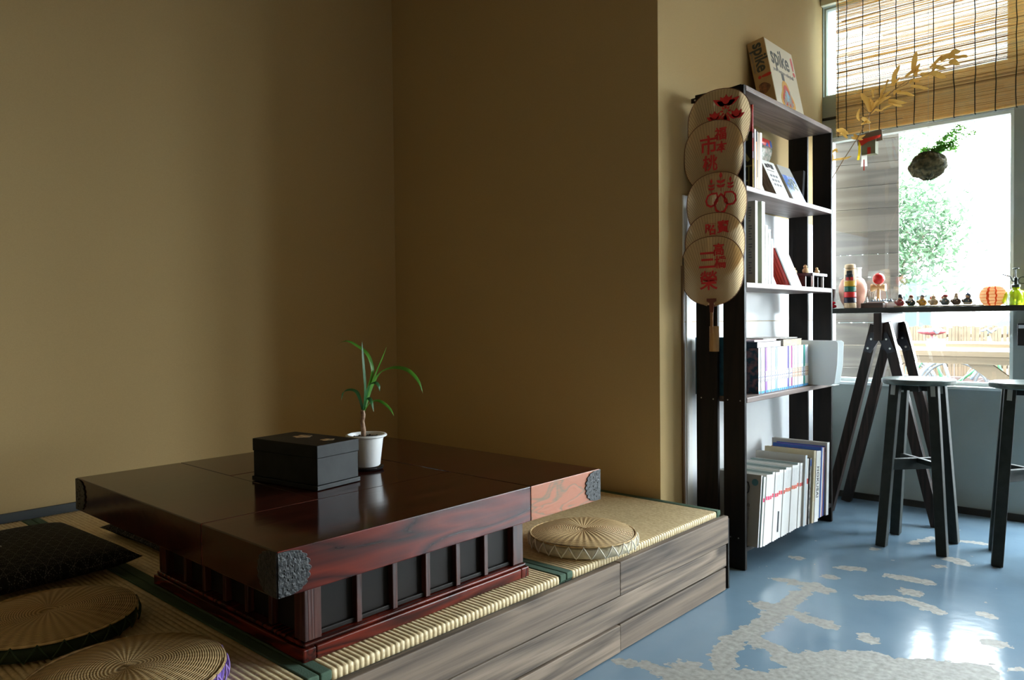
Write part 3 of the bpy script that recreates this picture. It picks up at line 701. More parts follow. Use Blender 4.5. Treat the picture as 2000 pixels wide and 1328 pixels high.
# items shown face out, leaning back on the wall: local y = along the shelf, z = up, front looks along +x
def face_out(name, label, cat, loc, w_, h_, t_, cover, lean, group=None, page=None, art=()):
    t = thing(name, label, cat, loc, group=group, rot=Euler((0, -lean, 0)))
    if page:
        MB().box((-t_, .0, 0), (-t_+.001, w_, h_)).box((-.001, .0, 0), (0, w_, h_)).build('cover', cover, t)
        MB().box((-t_+.0012, .001, .002), (-.0012, w_-.001, h_-.002)).build('pages', page, t)
    else: MB().box((-t_, 0, 0), (0, w_, h_)).build('cover', cover, t)
    for nm, m_, rects in art:
        mb = MB()
        for k, (u0, u1, v0, v1) in enumerate(rects): mb.box((.0003, u0, v0), (.0008, u1, v1))
        mb.build(nm, m_, t)
    return t
def grid(u, v, du, dv, nu_, nv_, fu=.7, fv=.6): return [(u+du*i, u+du*i+du*fu, v+dv*j, v+dv*j+dv*fv) for i in range(nu_) for j in range(nv_)]
face_out('brochure', 'leaning white brochure with small photographs and a red label, upper shelf', 'brochure', (-1.412, 3.125, Z), .125, .205, .004, whc, R(22), GT, art=(('red_label', redc, [(.065, .105, .03, .07)]), ('photographs', photo1, grid(.01, .08, .05, .035, 2, 3))))
face_out('book', 'thick leaning book with white lettered cover and brown page edges, upper shelf', 'book', (-1.395, 3.335, Z), .145, .205, .045, whc, R(24), GT, page=M('brown_page_edges', (.12, .08, .06), (.22, .16, .12), 'wood', 60, .8, axis='Z'),
         art=(('heading', blkc, [(.02, .05, .165, .185), (.055, .075, .17, .19), (.08, .11, .165, .19), (.02, .10, .15, .153)]), ('printing', txt, grid(.03, .07, .03, .024, 3, 3, .7, .5))))
cm = MB()    # magazine bent forwards
vs = []; 
for i in range(9):
    for j in range(2):
        t = i/8; vs.append((-1.545+.03*math.sin(t*PI*.75), 3.36+.17*j+.02*t, Z+.17+.14*t))
cmf = [(i*2, i*2+1, i*2+3, i*2+2) for i in range(8)]
tm = thing('magazine', 'curled magazine with a colourful striped heading, behind the leaning booklets', 'magazine', (0, 0, 0), group=GT)
oo = MB().add(vs, cmf[:6]).build('cover', M('crowd_photo', (.10, .16, .10), (.6, .5, .45), 'noise', 60, .35), tm, smooth='all'); q = oo.modifiers.new('t', 'SOLIDIFY'); q.thickness = .003
oo = MB().add(vs, cmf[6:]).build('heading', M('heading_blocks', (.65, .05, .04), (.03, .10, .35), 'cells', 22, .35, lo=.4, hi=.5), tm, smooth='all'); q = oo.modifiers.new('t', 'SOLIDIFY'); q.thickness = .003
MB().box((-1.558, 3.365, Z), (-1.548, 3.53, Z+.168)).build('pages', paper_m, tm)
b = face_out('brochure', 'leaning brochure with grey band and blue flower photograph, front of the upper shelf', 'brochure', (-1.385, 3.495, Z), .155, .205, .012, grc, R(25), GT, page=paper_m, art=(('cover_picture', bluep, [(.003, .152, .003, .15)]),))
mb = MB()
for k in range(26): mb.ball((.0015, .03+.095*random.random(), .075+.06*random.random()), .008, 6, sx=.05)
mb.build('flower_photograph', photo1, b)
book('album', 'black album leaning in the dark far corner of the upper shelf', 'album', (-1.46, 3.77, Z), .10, .20, .025, blkc, blkc, GT, lean=R(8), page=blkc)
# middle shelf (z 1.181)
Z = BZ[2]+.0006; GM = 'books on the middle shelf'
b = book('binder', 'tall white binder with a column of small text, first on the middle shelf', 'binder', (-1.366, 3.03, Z), .20, .345, .020, M('off_white_card', (.55, .54, .48), rough=.5), whc, GM)
mb = MB(); 
for k in range(26):
    if k % 7 == 5: continue
    mb.box((-.030, -.0006, .04+.011*k), (-.026+.004*random.random()*3, -.0001, .045+.011*k))
mb.build('text_column', txt, b)
b = book('binder', 'second tall white binder with green-tinted cover, middle shelf', 'binder', (-1.362, 3.085, Z), .19, .347, .030, M('pale_green_card', (.45, .5, .36), rough=.5), whc, GM)
book('book', 'white book with a magenta spine stripe, middle shelf', 'book', (-1.362, 3.122, Z), .18, .25, .022, whc, whc, GM, marks=[(.0, .97, magc)])
book('book', 'white book with faint blue spine label, middle shelf', 'book', (-1.362, 3.152, Z), .17, .235, .022, whc, whc, GM, marks=[(.75, .95, skyc)])
book('book', 'slim grey-green booklet, last upright on the middle shelf', 'book', (-1.362, 3.182, Z), .16, .195, .018, whc, M('grey_green_card', (.3, .38, .35), rough=.5), GM)
face_out('album', 'pale blue-white album leaning on the middle shelf', 'album', (-1.415, 3.205, Z), .16, .255, .012, M('pale_album', (.72, .77, .82), (.55, .63, .75), 'noise', 16, .3), R(22), GM, art=(('faint_prints', M('faint_blue_print', (.3, .38, .6), rough=.5), [(.02, .05, .12, .15), (.09, .125, .07, .09), (.09, .095, .04, .09)]),))
for k in range(6):
    face_out('pamphlet', 'red-spined pamphlet leaning in a tight stack of six on the middle shelf', 'pamphlet', (-1.388-.0146*k, 3.44, Z), .13, .205, .0115, M('shiny_red_spine', (.50, .035, .02), rough=.25), R(22), 'stack of red-spined pamphlets')
face_out('notebook', 'white and pink notebook leaning in front of the red pamphlets', 'notebook', (-1.378, 3.445, Z), .12, .20, .007, M('pink_edge', (.75, .55, .62), rough=.4), R(22), GM, page=whc)
# little display stand with wooden figures
st = thing('display_stand', 'small black display stand with white-lit shelf, on the middle shelf', 'stand', (-1.56, 3.64, Z))
box((0, 0, .055), (.205, .19, .068), 'top', M('black_stand', (.02, .02, .02), rough=.3), st, .001)
box((.03, .012, 0), (.165, .022, .055), 'front_board', MATS['black_stand'], st, .001)
for x_ in (.185,):
    for y_ in (.03, .16): box((x_, y_, 0), (x_+.01, y_+.01, .055), 'leg', whc, st)  # legs of the black stand coloured white: light on its front put into the colour
box((.05, .17, 0), (.165, .18, .055), 'back_board', MATS['black_stand'], st, .001)
wf = M('pale_carved_wood', (.55, .36, .17), (.68, .48, .26), 'noise', 60, .5)
for k, (dx, dy, hh, lab) in enumerate([(.10, .045, .030, 'small carved wooden bird, left on the black stand'), (.135, .095, .044, 'larger carved wooden bird in the middle of the black stand'), (.17, .150, .032, 'small carved wooden bird with dark topknot, right on the black stand')]):
    t = thing('carved_bird', lab, 'figurine', (-1.56+dx, 3.64+dy, Z+.0685), group='carved birds on the black stand')
    MB().ball((0, 0, hh*.36), hh*.36, 12, sx=1.0, sy=1.35, sz=1.0).build('body', wf, t, smooth='all')
    MB().ball((0, -hh*.15, hh*.82), hh*.22, 10).build('head', wf, t, smooth='all')
    MB().tube([(0, -hh*.33, hh*.82), (0, -hh*.52, hh*.78)], [hh*.07, .0004], 6).build('beak', M('orange_beak', (.5, .2, .05), rough=.5), t)
# lower shelf (z .709): comics
Z = BZ[3]+.0006
def comic_front(t):
    pass
specs = [(.0, None)]
GC = 'row of white-spined comic volumes'
ncom = 26; step = (3.655-3.095)/ncom
col_acc = {3: M('violet_spine', (.25, .08, .42), rough=.4), 8: M('steel_blue_spine', (.25, .38, .6), rough=.4), 14: M('indigo_spine', (.12, .08, .35), rough=.4), 16: M('plum_spine', (.35, .04, .22), rough=.4), 23: M('green_teal_spine', (.05, .35, .3), rough=.4)}
ink = M('spine_artwork', (.06, .06, .14), (.75, .72, .8), 'noise', 150, .5, lo=.4, hi=.55)
ink2 = M('spine_artwork_warm', (.45, .12, .06), (.8, .7, .5), 'noise', 150, .5, lo=.4, hi=.55)
ink3 = M('spine_title_tint', (.55, .65, .85), (.85, .82, .9), 'noise', 220, .5)
names = {0: 'first comic of the row, its dark crowded cover showing', 3: 'comic with a violet spine in the white comic row', 8: 'comic with a steel blue spine in the white comic row', 14: 'comic with an indigo spine in the white comic row',
         16: 'comic with a plum spine in the white comic row', 23: 'comic with a teal spine near the far end of the row', 25: 'last white-spined comic of the row, beside the white file box'}
for k in range(ncom):
    lab = names.get(k, 'white-spined comic volume with blue foot, in the row on the lower shelf')
    sp_ = col_acc.get(k, whc)
    b = book('comic_book', lab, 'comic book', (-1.382, 3.095+k*step, Z), .113, .196, step-.0012, collage if k == 0 else whc, sp_, GC if k not in names else None, soft=True,
             marks=[(.0, .055, skyc), (.25, .48, ink2 if 17 <= k <= 21 or k > 23 else ink), (.55, .95, ink3 if k not in col_acc else sp_)])
    b.location.x += random.uniform(-.0015, .0015)
def flat_book(label, z, x_, y_, w_, d_, t_, cv, pg, rz=0, lab='book'):
    t = thing(lab, label, 'book', (x_, y_, z), rz)
    mb = MB(); mb.box((-w_, 0, 0), (0, d_, .0015)); mb.box((-w_, 0, t_-.0015), (0, d_, t_)); mb.box((-w_, 0, 0), (0, .0012, t_)); mb.build('cover', cv, t)
    MB().box((-w_+.002, .0015, .0016), (-.002, d_-.002, t_-.0016)).build('pages', pg, t); return t
zz = Z+.1965
flat_book('white-paged book with a black spine end lying on the comics', zz, -1.386, 3.09, .17, .25, .026, blkc, whc, R(0))
flat_book('thin pink-covered book lying on top of the black-ended one', zz+.0265, -1.392, 3.075, .17, .24, .008, M('pink_card', (.6, .42, .45), rough=.5), whc, R(1))
flat_book('thick worn paperback with cream page edges lying at the far end of the comics', zz, -1.388, 3.37, .15, .24, .030, M('worn_cover', (.14, .10, .08), (.6, .56, .5), 'noise', 30, .5), M('cream_pages', (.66, .5, .3), (.55, .40, .24), 'wood', 60, .8, axis='Y'), R(2))
flat_book('open dark-printed magazine draped across the stacked books', zz+.0350, -1.40, 3.18, .16, .34, .004, M('dark_photo_cover', (.06, .05, .045), (.4, .35, .3), 'noise', 35, .4), whc, R(-3), 'magazine')
# blue book seen between the near uprights
book('book', 'large blue book standing at the near end behind the uprights', 'book', (-1.40, 2.935, Z), .195, .245, .05, M('blue_cloth', (.012, .07, .13), (.02, .13, .2), 'noise', 30, .5), M('blue_cloth_spine', (.012, .06, .11), rough=.5))
# white file box sticking out
fb = thing('file_box', 'white translucent plastic file box sticking out beside the comics', 'file box', (-1.56, 3.675, Z))
fm = M('milky_plastic', (.82, .87, .88), rough=.35, sub=.2)
outl = [(0, 0), (.272, 0), (.293, .012), (.306, .10), (.310, .205), (.300, .213), (0, .215)]
MB().prism(outl, 0, .002).build('side', fm, fb, bevel=.0005, seg=1)
MB().prism(outl, .076, .078).build('side', fm, fb, bevel=.0005, seg=1)
MB().box((.0, .0025, 0), (.29, .0755, .002)).build('bottom', fm, fb); MB().box((0, .0025, .003), (.002, .0755, .21)).build('back', fm, fb)
MB().box((.06, .01, .003), (.22, .06, .200)).build('paper_stack', whc, fb)
# bottom magazines
Z = .0955; yy = 2.935; GMg = 'white magazines with a red spine band on the bottom shelf'
bandc = [M('spine_band_%d' % i, c, rough=.5) for i, c in enumerate([(.66, .02, .12), (.68, .03, .09), (.7, .05, .06), (.74, .10, .05), (.78, .15, .05), (.76, .11, .05), (.70, .05, .05)])]
LEAN = R(8)
first = book('magazine', 'first magazine on the bottom shelf, grey-beige cover with a round teal sticker', 'magazine', (-1.318, yy, Z), .225, .293, .008, M('grey_beige_cover', (.36, .335, .29), rough=.45), whc, None, lean=LEAN, soft=True)
MB().lathe([(.014, 0), (.014, .0006)], 28, T=Matrix.Translation((-.026, -.0002, .262)) @ Matrix.Rotation(PI/2, 4, 'X')).build('sticker', M('teal_sticker', (.08, .22, .24), rough=.5), first)
MB().tube([(-.075, -.001, .262), (-.055, -.0015, .258), (-.05, -.0015, .24), (-.052, -.0015, .22), (-.062, -.001, .212)], .003, 8).build('black_curve', blkc, first)
for k, ch in enumerate('自然と暮らす'): text_mesh(ch, .016, 'cover_lettering', txt if k else blkc, first, frame_T((-.05, -.0006, .165-.018*k), (1, 0, 0), (0, 0, 1)))
yy += .0115
fk = []
for k in range(19):
    th_ = .0190+.002*((k*7) % 3)-.001; hgt = .286+.006*((k*5) % 3)/2
    lab = 'white magazine with a red spine band, in the tight bottom row'
    bc = bandc[min(6, int(k*7/19))]
    zb0 = .64+.002*math.sin(k*2.1)
    b = book('magazine', lab, 'magazine', (-1.312+.001*((k*3) % 4), yy, Z), .222, hgt, th_, whc if k % 2 else tealc, whc, GMg, lean=LEAN, soft=True, marks=[(zb0, zb0+.055, bc), (.70, .96, M('fine_spine_text', (.62, .62, .64), (.78, .78, .77), 'noise', 300, .6))] + ([(.10, .40, blkc)] if k in (7,) else []))
    yy += th_+.0024
rest = [(.020, .318, grc, whc, 'thick pale blue-white magazine after the red-banded row', [(.0, 1, M('pale_blue_white', (.62, .70, .76), rough=.45))], .0),
        (.020, .300, whc, whc, 'white magazine with a small red square near the spine top', [(.62, .70, redc)], .0),
        (.018, .300, blkc, M('photo_spine', (.03, .03, .04), (.5, .45, .4), 'noise', 45, .4), 'magazine with dark photographic cover and blue corner', [(.88, .98, bluc)], .005),
        (.008, .292, skyc, tealc, 'thin turquoise-spined magazine beside the dark photographic one', [], .0),
        (.024, .330, crc, crc, 'tall cream clothbound book on the bottom shelf', [(.3, .9, M('faint_gold_text', (.5, .4, .2), (.65, .57, .4), 'noise', 200, .6))], .01),
        (.045, .326, M('floral_cover', (.05, .07, .06), (.42, .05, .04), 'noise', 22, .4, lo=.5, hi=.56), whc, 'HOK', [], .012),
        (.010, .312, orn, orn, 'thin orange-spined magazine beside the lettered book', [], .0),
        (.010, .310, yelc, M('dull_gold', (.45, .36, .12), rough=.5), 'thin dull yellow magazine on the bottom shelf', [], .0),
        (.018, .315, whc, M('white_green_spine', (.7, .72, .66), (.3, .42, .2), 'noise', 25, .5, lo=.5, hi=.7), 'white magazine with faint green plant print', [], .0),
        (.014, .330, bluc, bluc, 'blue-spined magazine before the grey one at the far end', [], .0),
        (.012, .326, whc, whc, 'white-spined magazine between two blue ones', [], .0),
        (.012, .326, magc, M('dusty_red', (.45, .2, .2), rough=.5), 'thin dusty red magazine among the blue-spined ones on the bottom shelf', [], .0),
        (.014, .330, bluc, bluc, 'blue-spined magazine just before the big grey folder', [], .0)]
for th_, hgt, cv, sp_, lab, mk, dx in rest:
    isH = lab == 'HOK'
    b = book('book' if isH or hgt > .325 and 'cream' in lab else 'magazine', 'thick white-spined art book lettered in black capitals down its spine' if isH else lab, 'book' if isH or 'book' in lab else 'magazine', (-1.300+dx, yy, Z), .235, hgt, th_, cv, sp_, None, lean=R(6), soft=True, marks=mk)
    if isH: text_mesh('HOKUSAI', .036, 'spine_lettering', blkc, b, frame_T((.0006, th_/2, hgt*.56), (0, 0, -1), (0, 1, 0)), sx=.95)
    yy += th_+.0022
b = book('folder', 'large grey folder standing last on the bottom shelf', 'folder', (-1.290, yy+.003, Z), .27, .345, .03, M('grey_folder', (.36, .35, .32), rough=.5), M('pale_folder_spine', (.62, .63, .62), rough=.5), None, lean=R(3))
MB().box((-.03, -.0008, .30), (-.008, -.0002, .318)).build('dark_stamp', blkc, b)
MAGEND = yy
# ------------------------------------------------------------ game box on top of the shelf
gb = thing('game_box', 'tan and white cardboard game box leaning on the wall, on top of the bookshelf', 'box', (-1.455, 3.50, HS+.0006), rot=Euler((0, R(-11.5), 0)))
W, HH, TT = .335, .405, .085      # along y, up, depth towards -x
kraft = M('kraft_board', (.40, .25, .10), (.46, .30, .13), 'noise', 20, .7)
MB().box((-TT, 0, .0), (-.0, W, HH)).build('carton', kraft, gb, bevel=.001)
MB().box((.0002, .004, .004), (.0012, W-.004, HH-.004)).build('front_sheet', M('cream_sheet', (.70, .64, .50), rough=.5), gb)
dk = M('charcoal_print', (.05, .055, .05), rough=.5)
TF = lambda y_, z_: frame_T((.0014, y_, z_), (0, 1, 0), (0, 0, 1))
text_mesh('spike', .125, 'title_lettering', dk, gb, TF(.148, .325), sx=.86, bold=.0022)
text_mesh('!', .135, 'exclamation_mark', redc, gb, TF(.305, .318), sx=1.1, bold=.004)
text_mesh('push button volleyball', .028, 'subtitle_lettering', txt, gb, TF(.165, .258), sx=.98)
tr = MB(); trs = [((.70, .36, .05), 'amber_print', 0, 1.0), ((.62, .06, .04), 'scarlet_print', .0006, .74), ((.25, .5, .7), 'light_blue_print', .0012, .40)]
for c_, nm, dx, s_ in trs:
    out = []
    for k in range(28):
        t = 2*PI*k/28; rr = .075*s_*(1+.22*math.cos(3*(t-PI/2))); out.append((.15+rr*math.cos(t), .13+rr*math.sin(t)*.95))
    T = Matrix(((0, 1, 0, 0), (1, 0, 0, 0), (0, 0, 1, 0), (0, 0, 0, 1)))
    MB().prism(out, .0014+dx, .0019+dx, T).build('badge', M(nm, c_, rough=.5), gb)
MB().box((.0014, .128, .215), (.002, .158, .25)).build('badge_handle', dk, gb)
mb = MB()
for k in range(9): mb.box((.0030, .095+.013*k, .075+.012*(k % 3)), (.0035, .104+.013*k, .11+.02*((k*5) % 4)))
mb.build('badge_figures', grc, gb)
mb = MB(); 
for k in range(7): mb.box((.0014, .11+.012*k, .018), (.0019, .117+.012*k, .046))
mb.build('maker_mark', dk, gb)
TN = lambda x_, z_: frame_T((x_, -.0004, z_), (0, 0, -1), (1, 0, 0))
text_mesh('spike', .085, 'side_lettering', dk, gb, TN(-.034, .318), sx=.82, bold=.002)
text_mesh('!', .085, 'side_exclamation_mark', redc, gb, TN(-.034, .222), sx=1, bold=.003)
text_mesh('push button volleyball', .014, 'side_subtitle', txt, gb, TN(-.072, .305), sx=.9)
MB().prism([(-.045+.028*math.cos(t*PI/9)*(1+.2*math.cos(3*(t*PI/9))), .165+.028*math.sin(t*PI/9)) for t in range(18)], -.0006, -.0002).build('side_badge', M('brown_badge', (.12, .05, .03), (.3, .12, .05), 'noise', 60, .5), gb)

# ------------------------------------------------------------ paper fans on the shelf end
fan_paper = thin('tan_fan_paper', (.90, .70, .42), .5, .7)
fan_rib = thin('bamboo_rib', (.58, .38, .18), .25, .6)
fan_rim = M('red_brown_rim', (.20, .07, .03), rough=.6)
red_ink = M('vermilion_ink', (.62, .02, .025), rough=.6)
def fan(x, y, z, rx, rz_, tilt, label, art):
    t = thing('paper_fan', label, 'fan', (x, y, z), group='paper fans hung on the shelf end', rot=Euler((0, R(tilt), 0)))
    n = 56; out = []
    for k in range(n):
        a = 2*PI*k/n; ca, sa = math.cos(a), math.sin(a); pw = .86
        px_ = rx*math.copysign(abs(ca)**pw, ca); pz = rz_*math.copysign(abs(sa)**pw, sa)
        px_ *= 1+.06*(pz/rz_)*(.5)   # a little wider above
        out.append((px_, pz))
    MB().add([(a, 0, b) for a, b in out]+[(0, 0, 0)], [(k, (k+1) % n, n) for k in range(n)]).build('paper', fan_paper, t)
    mb = MB(); cx_, cz_ = 0, -rz_-.01
    for k in range(64):
        a = R(6)+R(168)*k/63; d = (math.cos(a), math.sin(a)); best = 0
        for i in range(n):
            (ax, az), (bx, bz) = out[i], out[(i+1) % n]; ex, ez = bx-ax, bz-az
            den = d[0]*ez-d[1]*ex
            if abs(den) < 1e-9: continue
            s_ = ((ax-cx_)*ez-(az-cz_)*ex)/den; u_ = ((ax-cx_)*d[1]-(az-cz_)*d[0])/den
            if 0 <= u_ <= 1 and s_ > best: best = s_
        if best > .03: mb.beam((cx_+d[0]*.022, -.0009, cz_+d[1]*.022), (cx_+d[0]*best, -.0009, cz_+d[1]*best), .0012, .0008, (0, 1, 0))
    mb.build('ribs', fan_rib, t)
    MB().tube([(a, 0, b) for a, b in out], .0016, 6, closed=True).build('rim', fan_rim, t, smooth='all')
    mb = MB(); mb.prism([(-.022, -rz_+.028), (.022, -rz_+.028), (.022, -rz_+.016), (.010, -rz_+.010), (.008, -rz_-.03), (-.008, -rz_-.03), (-.010, -rz_+.010), (-.022, -rz_+.016)], -.0018, .0018)
    mb.build('neck', M('dark_red_neck', (.16, .035, .02), rough=.6), t)
    MB().box((-.0065, -.0022, -rz_-.115), (.0065, .0022, -rz_-.03)).build('handle', M('bamboo_handle', (.40, .21, .09), (.30, .15, .06), 'wood', 40, .5, axis='Z'), t, bevel=.001)
    art(t); return t
YF = -.0016
def glyph(t, ch, x_, z_, s_): return text_mesh(ch, s_, 'lettering', red_ink, t, frame_T((x_, YF, z_), (1, 0, 0), (0, 0, 1)), bold=.0012)
def petal(cx_, cz_, a, l, w_, n=10):
    o = []
    for k in range(n+1):
        t = k/n; o.append((t*l, w_/2*math.sin(PI*t**.8)))
    for k in range(n-1, 0, -1):
        t = k/n; o.append((t*l, -w_/2*math.sin(PI*t**.8)))
    return [(cx_+p_[0]*math.cos(a)-p_[1]*math.sin(a), cz_+p_[0]*math.sin(a)+p_[1]*math.cos(a)) for p_ in o]
def art_flower(t):
    mb = MB(); cx_, cz_ = .030, .052
    for (dx, dz, s_) in ((0, .036, 1.45), (-.048, -.022, 1.25), (.048, -.022, 1.25)):
        for a in (90, 55, 125, 25, 155): mb.prism(petal(cx_+dx, cz_+dz-.012*s_, R(a), .032*s_, .014*s_), YF-.0004, YF)
        mb.prism([(cx_+dx+.011*s_*math.cos(q*PI/6), cz_+dz+.004+.011*s_*math.sin(q*PI/6)) for q in range(12)], YF-.0008, YF-.0004)
    for a in (150, 30): mb.prism(petal(cx_+.008*math.cos(R(a)), cz_+.018, R(a), .06, .022), YF-.0004, YF)
    for k in range(8): mb.prism(petal(cx_+.009*math.cos(k*PI/4), cz_-.004+.009*math.sin(k*PI/4), k*PI/4, .016, .008), YF-.0004, YF)
    for a in (-60, -120, -90): mb.prism(petal(cx_, cz_-.02, R(a), .045, .018), YF-.0004, YF)
    mb.build('crest', red_ink, t)
def art_paulownia(t):
    mb = MB(); cx_, cz_ = .022, .030
    for (dx, s_) in ((0, 1.15), (-.042, .85), (.042, .85)):
        bz = cz_+.03+(.006 if dx == 0 else 0)
        mb.tube([(cx_+dx, YF-.0003, bz-.012), (cx_+dx, YF-.0003, bz+.042*s_)], .0011, 5)
        mb.prism(petal(cx_+dx, bz+.036*s_, R(90), .022*s_, .012*s_), YF-.0004, YF)
        for h_ in (0.004, .020):
            for sg in (-1, 1): mb.prism(petal(cx_+dx, bz+h_*s_, R(90-sg*62), .020*s_, .010*s_), YF-.0004, YF)
    def lobe(pts):
        k_ = len(pts); cx2 = sum(p_[0] for p_ in pts)/k_; cz2 = sum(p_[1] for p_ in pts)/k_; vs = []
        for a, b in pts: vs += [(a, YF, b), (cx2+(a-cx2)*.74, YF, cz2+(b-cz2)*.74)]
        mb.add(vs, [(2*i, 2*((i+1) % k_), 2*((i+1) % k_)+1, 2*i+1) for i in range(k_)])
    def ring(c, rx_, rz2, rot, waves, top):
        q = []
        for k in range(60):
            a = 2*PI*k/60; s_ = 1+.07*abs(math.sin(waves*a/2)); x_ = rx_*math.cos(a)*s_; z_ = rz2*math.sin(a)*s_
            if z_ > 0: x_ *= (1-.75*(z_/rz2)**2*top)
            q.append((c[0]+x_*math.cos(rot)-z_*math.sin(rot), c[1]+x_*math.sin(rot)+z_*math.cos(rot)))
        lobe(q)
    ring((cx_, cz_-.026), .030, .042, 0, 9, 1)
    ring((cx_-.038, cz_-.006), .027, .033, R(-40), 9, .9)
    ring((cx_+.038, cz_-.006), .027, .033, R(40), 9, .9)
    mb.build('crest', red_ink, t)
fan(-1.462, 2.893, 1.836, .140, .142, 3, 'topmost paper fan, with a red flower crest', art_flower)
def a2(t):
    for ch, x_, z_, s_ in (('福', .034, .082, .054), ('本', .038, .028, .048), ('市', -.020, .040, .084), ('桃', -.012, -.034, .068)): glyph(t, ch, x_, z_, s_)
fan(-1.484, 2.888, 1.708, .133, .145, 1, 'second paper fan from the top, lettered in red', a2)
fan(-1.468, 2.882, 1.503, .134, .134, 0, 'third paper fan from the top, with a red paulownia crest', art_paulownia)
def a4(t):
    for ch, x_, z_, s_ in (('寶', .040, .072, .054), ('昭', -.016, .066, .052)): glyph(t, ch, x_, z_, s_)
fan(-1.474, 2.876, 1.335, .134, .136, 0, 'fourth paper fan from the top, only its upper red letters showing', a4)
def a5(t):
    for ch, x_, z_, s_ in (('高', .033, .082, .052), ('橋', .040, .030, .052), ('三', -.018, .040, .084), ('榮', -.012, -.046, .084)): glyph(t, ch, x_, z_, s_)
t5 = fan(-1.484, 2.870, 1.232, .142, .142, 0, 'lowest and frontmost paper fan, lettered in red, its handle showing', a5)
bh = thing('fan_holder', 'bamboo tube holding the lowest fan handle on the shelf end', 'holder', (-1.481, 2.885, .898))
MB().lathe([(.021, 0), (.021, .012), (.0215, .013), (.0205, .105), (.0175, .105), (.017, .02), (.001, .018)], 20, sy=.7).build('tube', M('golden_bamboo', (.42, .24, .09), (.34, .18, .06), 'wood', 30, .4, axis='Z'), bh, smooth=True)
MB().tube([(.012, .0, .105), (.012, .004, .3)], .0012, 5).build('cord', M('brown_cord', (.08, .04, .02)), bh)

# ------------------------------------------------------------ reed blinds
reed_m = thin('reed_straw', (.90, .68, .34), .5, .6, c2=(.95, .82, .52), scale=30)
reed_d = thin('reed_dark', (.48, .28, .11), .3, .6)
cord_m = M('dark_blind_cord', (.02, .03, .025), rough=.8)
def blind(xa_, xb_, zb_, zt_, y_, label, strings):
    t = thing('reed_blind', label, 'blind', (xa_, y_, zb_))
    mb = MB(); z = 0.0; Hh = zt_-zb_; Wd = xb_-xa_
    while z < Hh:
        r = random.uniform(.0009, .0016); sl = random.uniform(-.0012, .0012); q = []
        x = -random.uniform(0, .006); e_ = Wd+random.uniform(-.004, .004)
        if random.random() < .15: x += random.uniform(0, .35); 
        if random.random() < .12: e_ -= random.uniform(0, .35)
        for k in range(5):
            s_ = x+(e_-x)*k/4; q.append((s_, random.uniform(-.0008, .0008), z+sl*(s_/Wd-.5)+random.uniform(-.0005, .0005)))
        mb.tube(q, r, 4, mi=1 if random.random() < .16 else 0)
        z += random.uniform(.0017, .0030) if z < .2 else random.uniform(.0018, .0038)
    mb.build('reeds', [reed_m, reed_d], t)
    for sx_ in strings:
        q = [(sx_-xa_+random.uniform(-.003, .003), -.003, -.012+(Hh+.012)*k/14) for k in range(15)]
        MB().tube(q, .0024, 5).tube([q[0], (q[0][0]+.004, -.006, -.016)], .0035, 5).build('cord', cord_m, t)
    MB().beam((0, 0, -.005), (Wd, 0, -.005), .007, .008).build('bottom_bar', reed_m, t)
    for dz in (-.014, -.022): MB().tube([(Wd*k/8, -.001, dz-.002*math.sin(k*2.3)) for k in range(9)], .0009, 4).build('thread', MATS['white_thread'], t)
    return t
blind(-1.505, -.30, 2.065, ZC-.012, 4.405, 'straw-coloured reed blind hanging over the window', [-1.497, -1.452, -1.365, -1.28, -1.195, -1.108, -1.017, -.923, -.83, -.74, -.655, -.565, -.475, -.385])

# ------------------------------------------------------------ hanging things in the window
fern_m = thin('fern_green', (.16, .42, .07), .5, .5)
kd = thing('moss_ball', 'dark moss ball with a small green fern hanging in front of the window', 'hanging plant', (-1.005, 4.25, 1.795))
mb = MB(); vs = []; fs = []; nu, nv = 40, 26
for i in range(nv+1):
    for j in range(nu):
        a = 2*PI*j/nu; b = PI*i/nv; rr = 1+.055*math.sin(5*a+3*b)+.04*math.sin(9*b+2*a)+random.uniform(-.03, .03)
        vs.append((.086*rr*math.sin(b)*math.cos(a), .078*rr*math.sin(b)*math.sin(a), -.068*rr*math.cos(b)))
for i in range(nv):
    for j in range(nu): fs.append((i*nu+j, i*nu+(j+1) % nu, (i+1)*nu+(j+1) % nu, (i+1)*nu+j))
moss = M('dark_moss', (.012, .018, .006), (.12, .10, .045), 'noise', 40, .95, 1)
mb.add(vs, fs)
for k in range(260):
    a, b = random.uniform(0, 2*PI), math.acos(random.uniform(-1, 1)); d = Vector((math.sin(b)*math.cos(a), math.sin(b)*math.sin(a), math.cos(b)))
    p0 = Vector((d.x*.083, d.y*.075, d.z*.066)); mb.tube([p0, p0+d*random.uniform(.005, .012)+Vector((random.uniform(-.006, .006), 0, random.uniform(-.006, .004)))], [.0012, .0003], 3)
mb.build('moss', moss, kd)
MB().tube([(.006*math.sin(k), -.072*math.sin(PI*k/10)-.0, .066*math.cos(PI*k/10)) for k in range(11)], .0011, 4).build('tie', M('straw_tie', (.3, .3, .1), rough=.8), kd)
MB().tube([(.0, 0, .06), (.0, 0, ZC-.01-1.795)], .0008, 4).build('hanging_thread', M('pale_thread', (.6, .62, .62), rough=.6), kd)
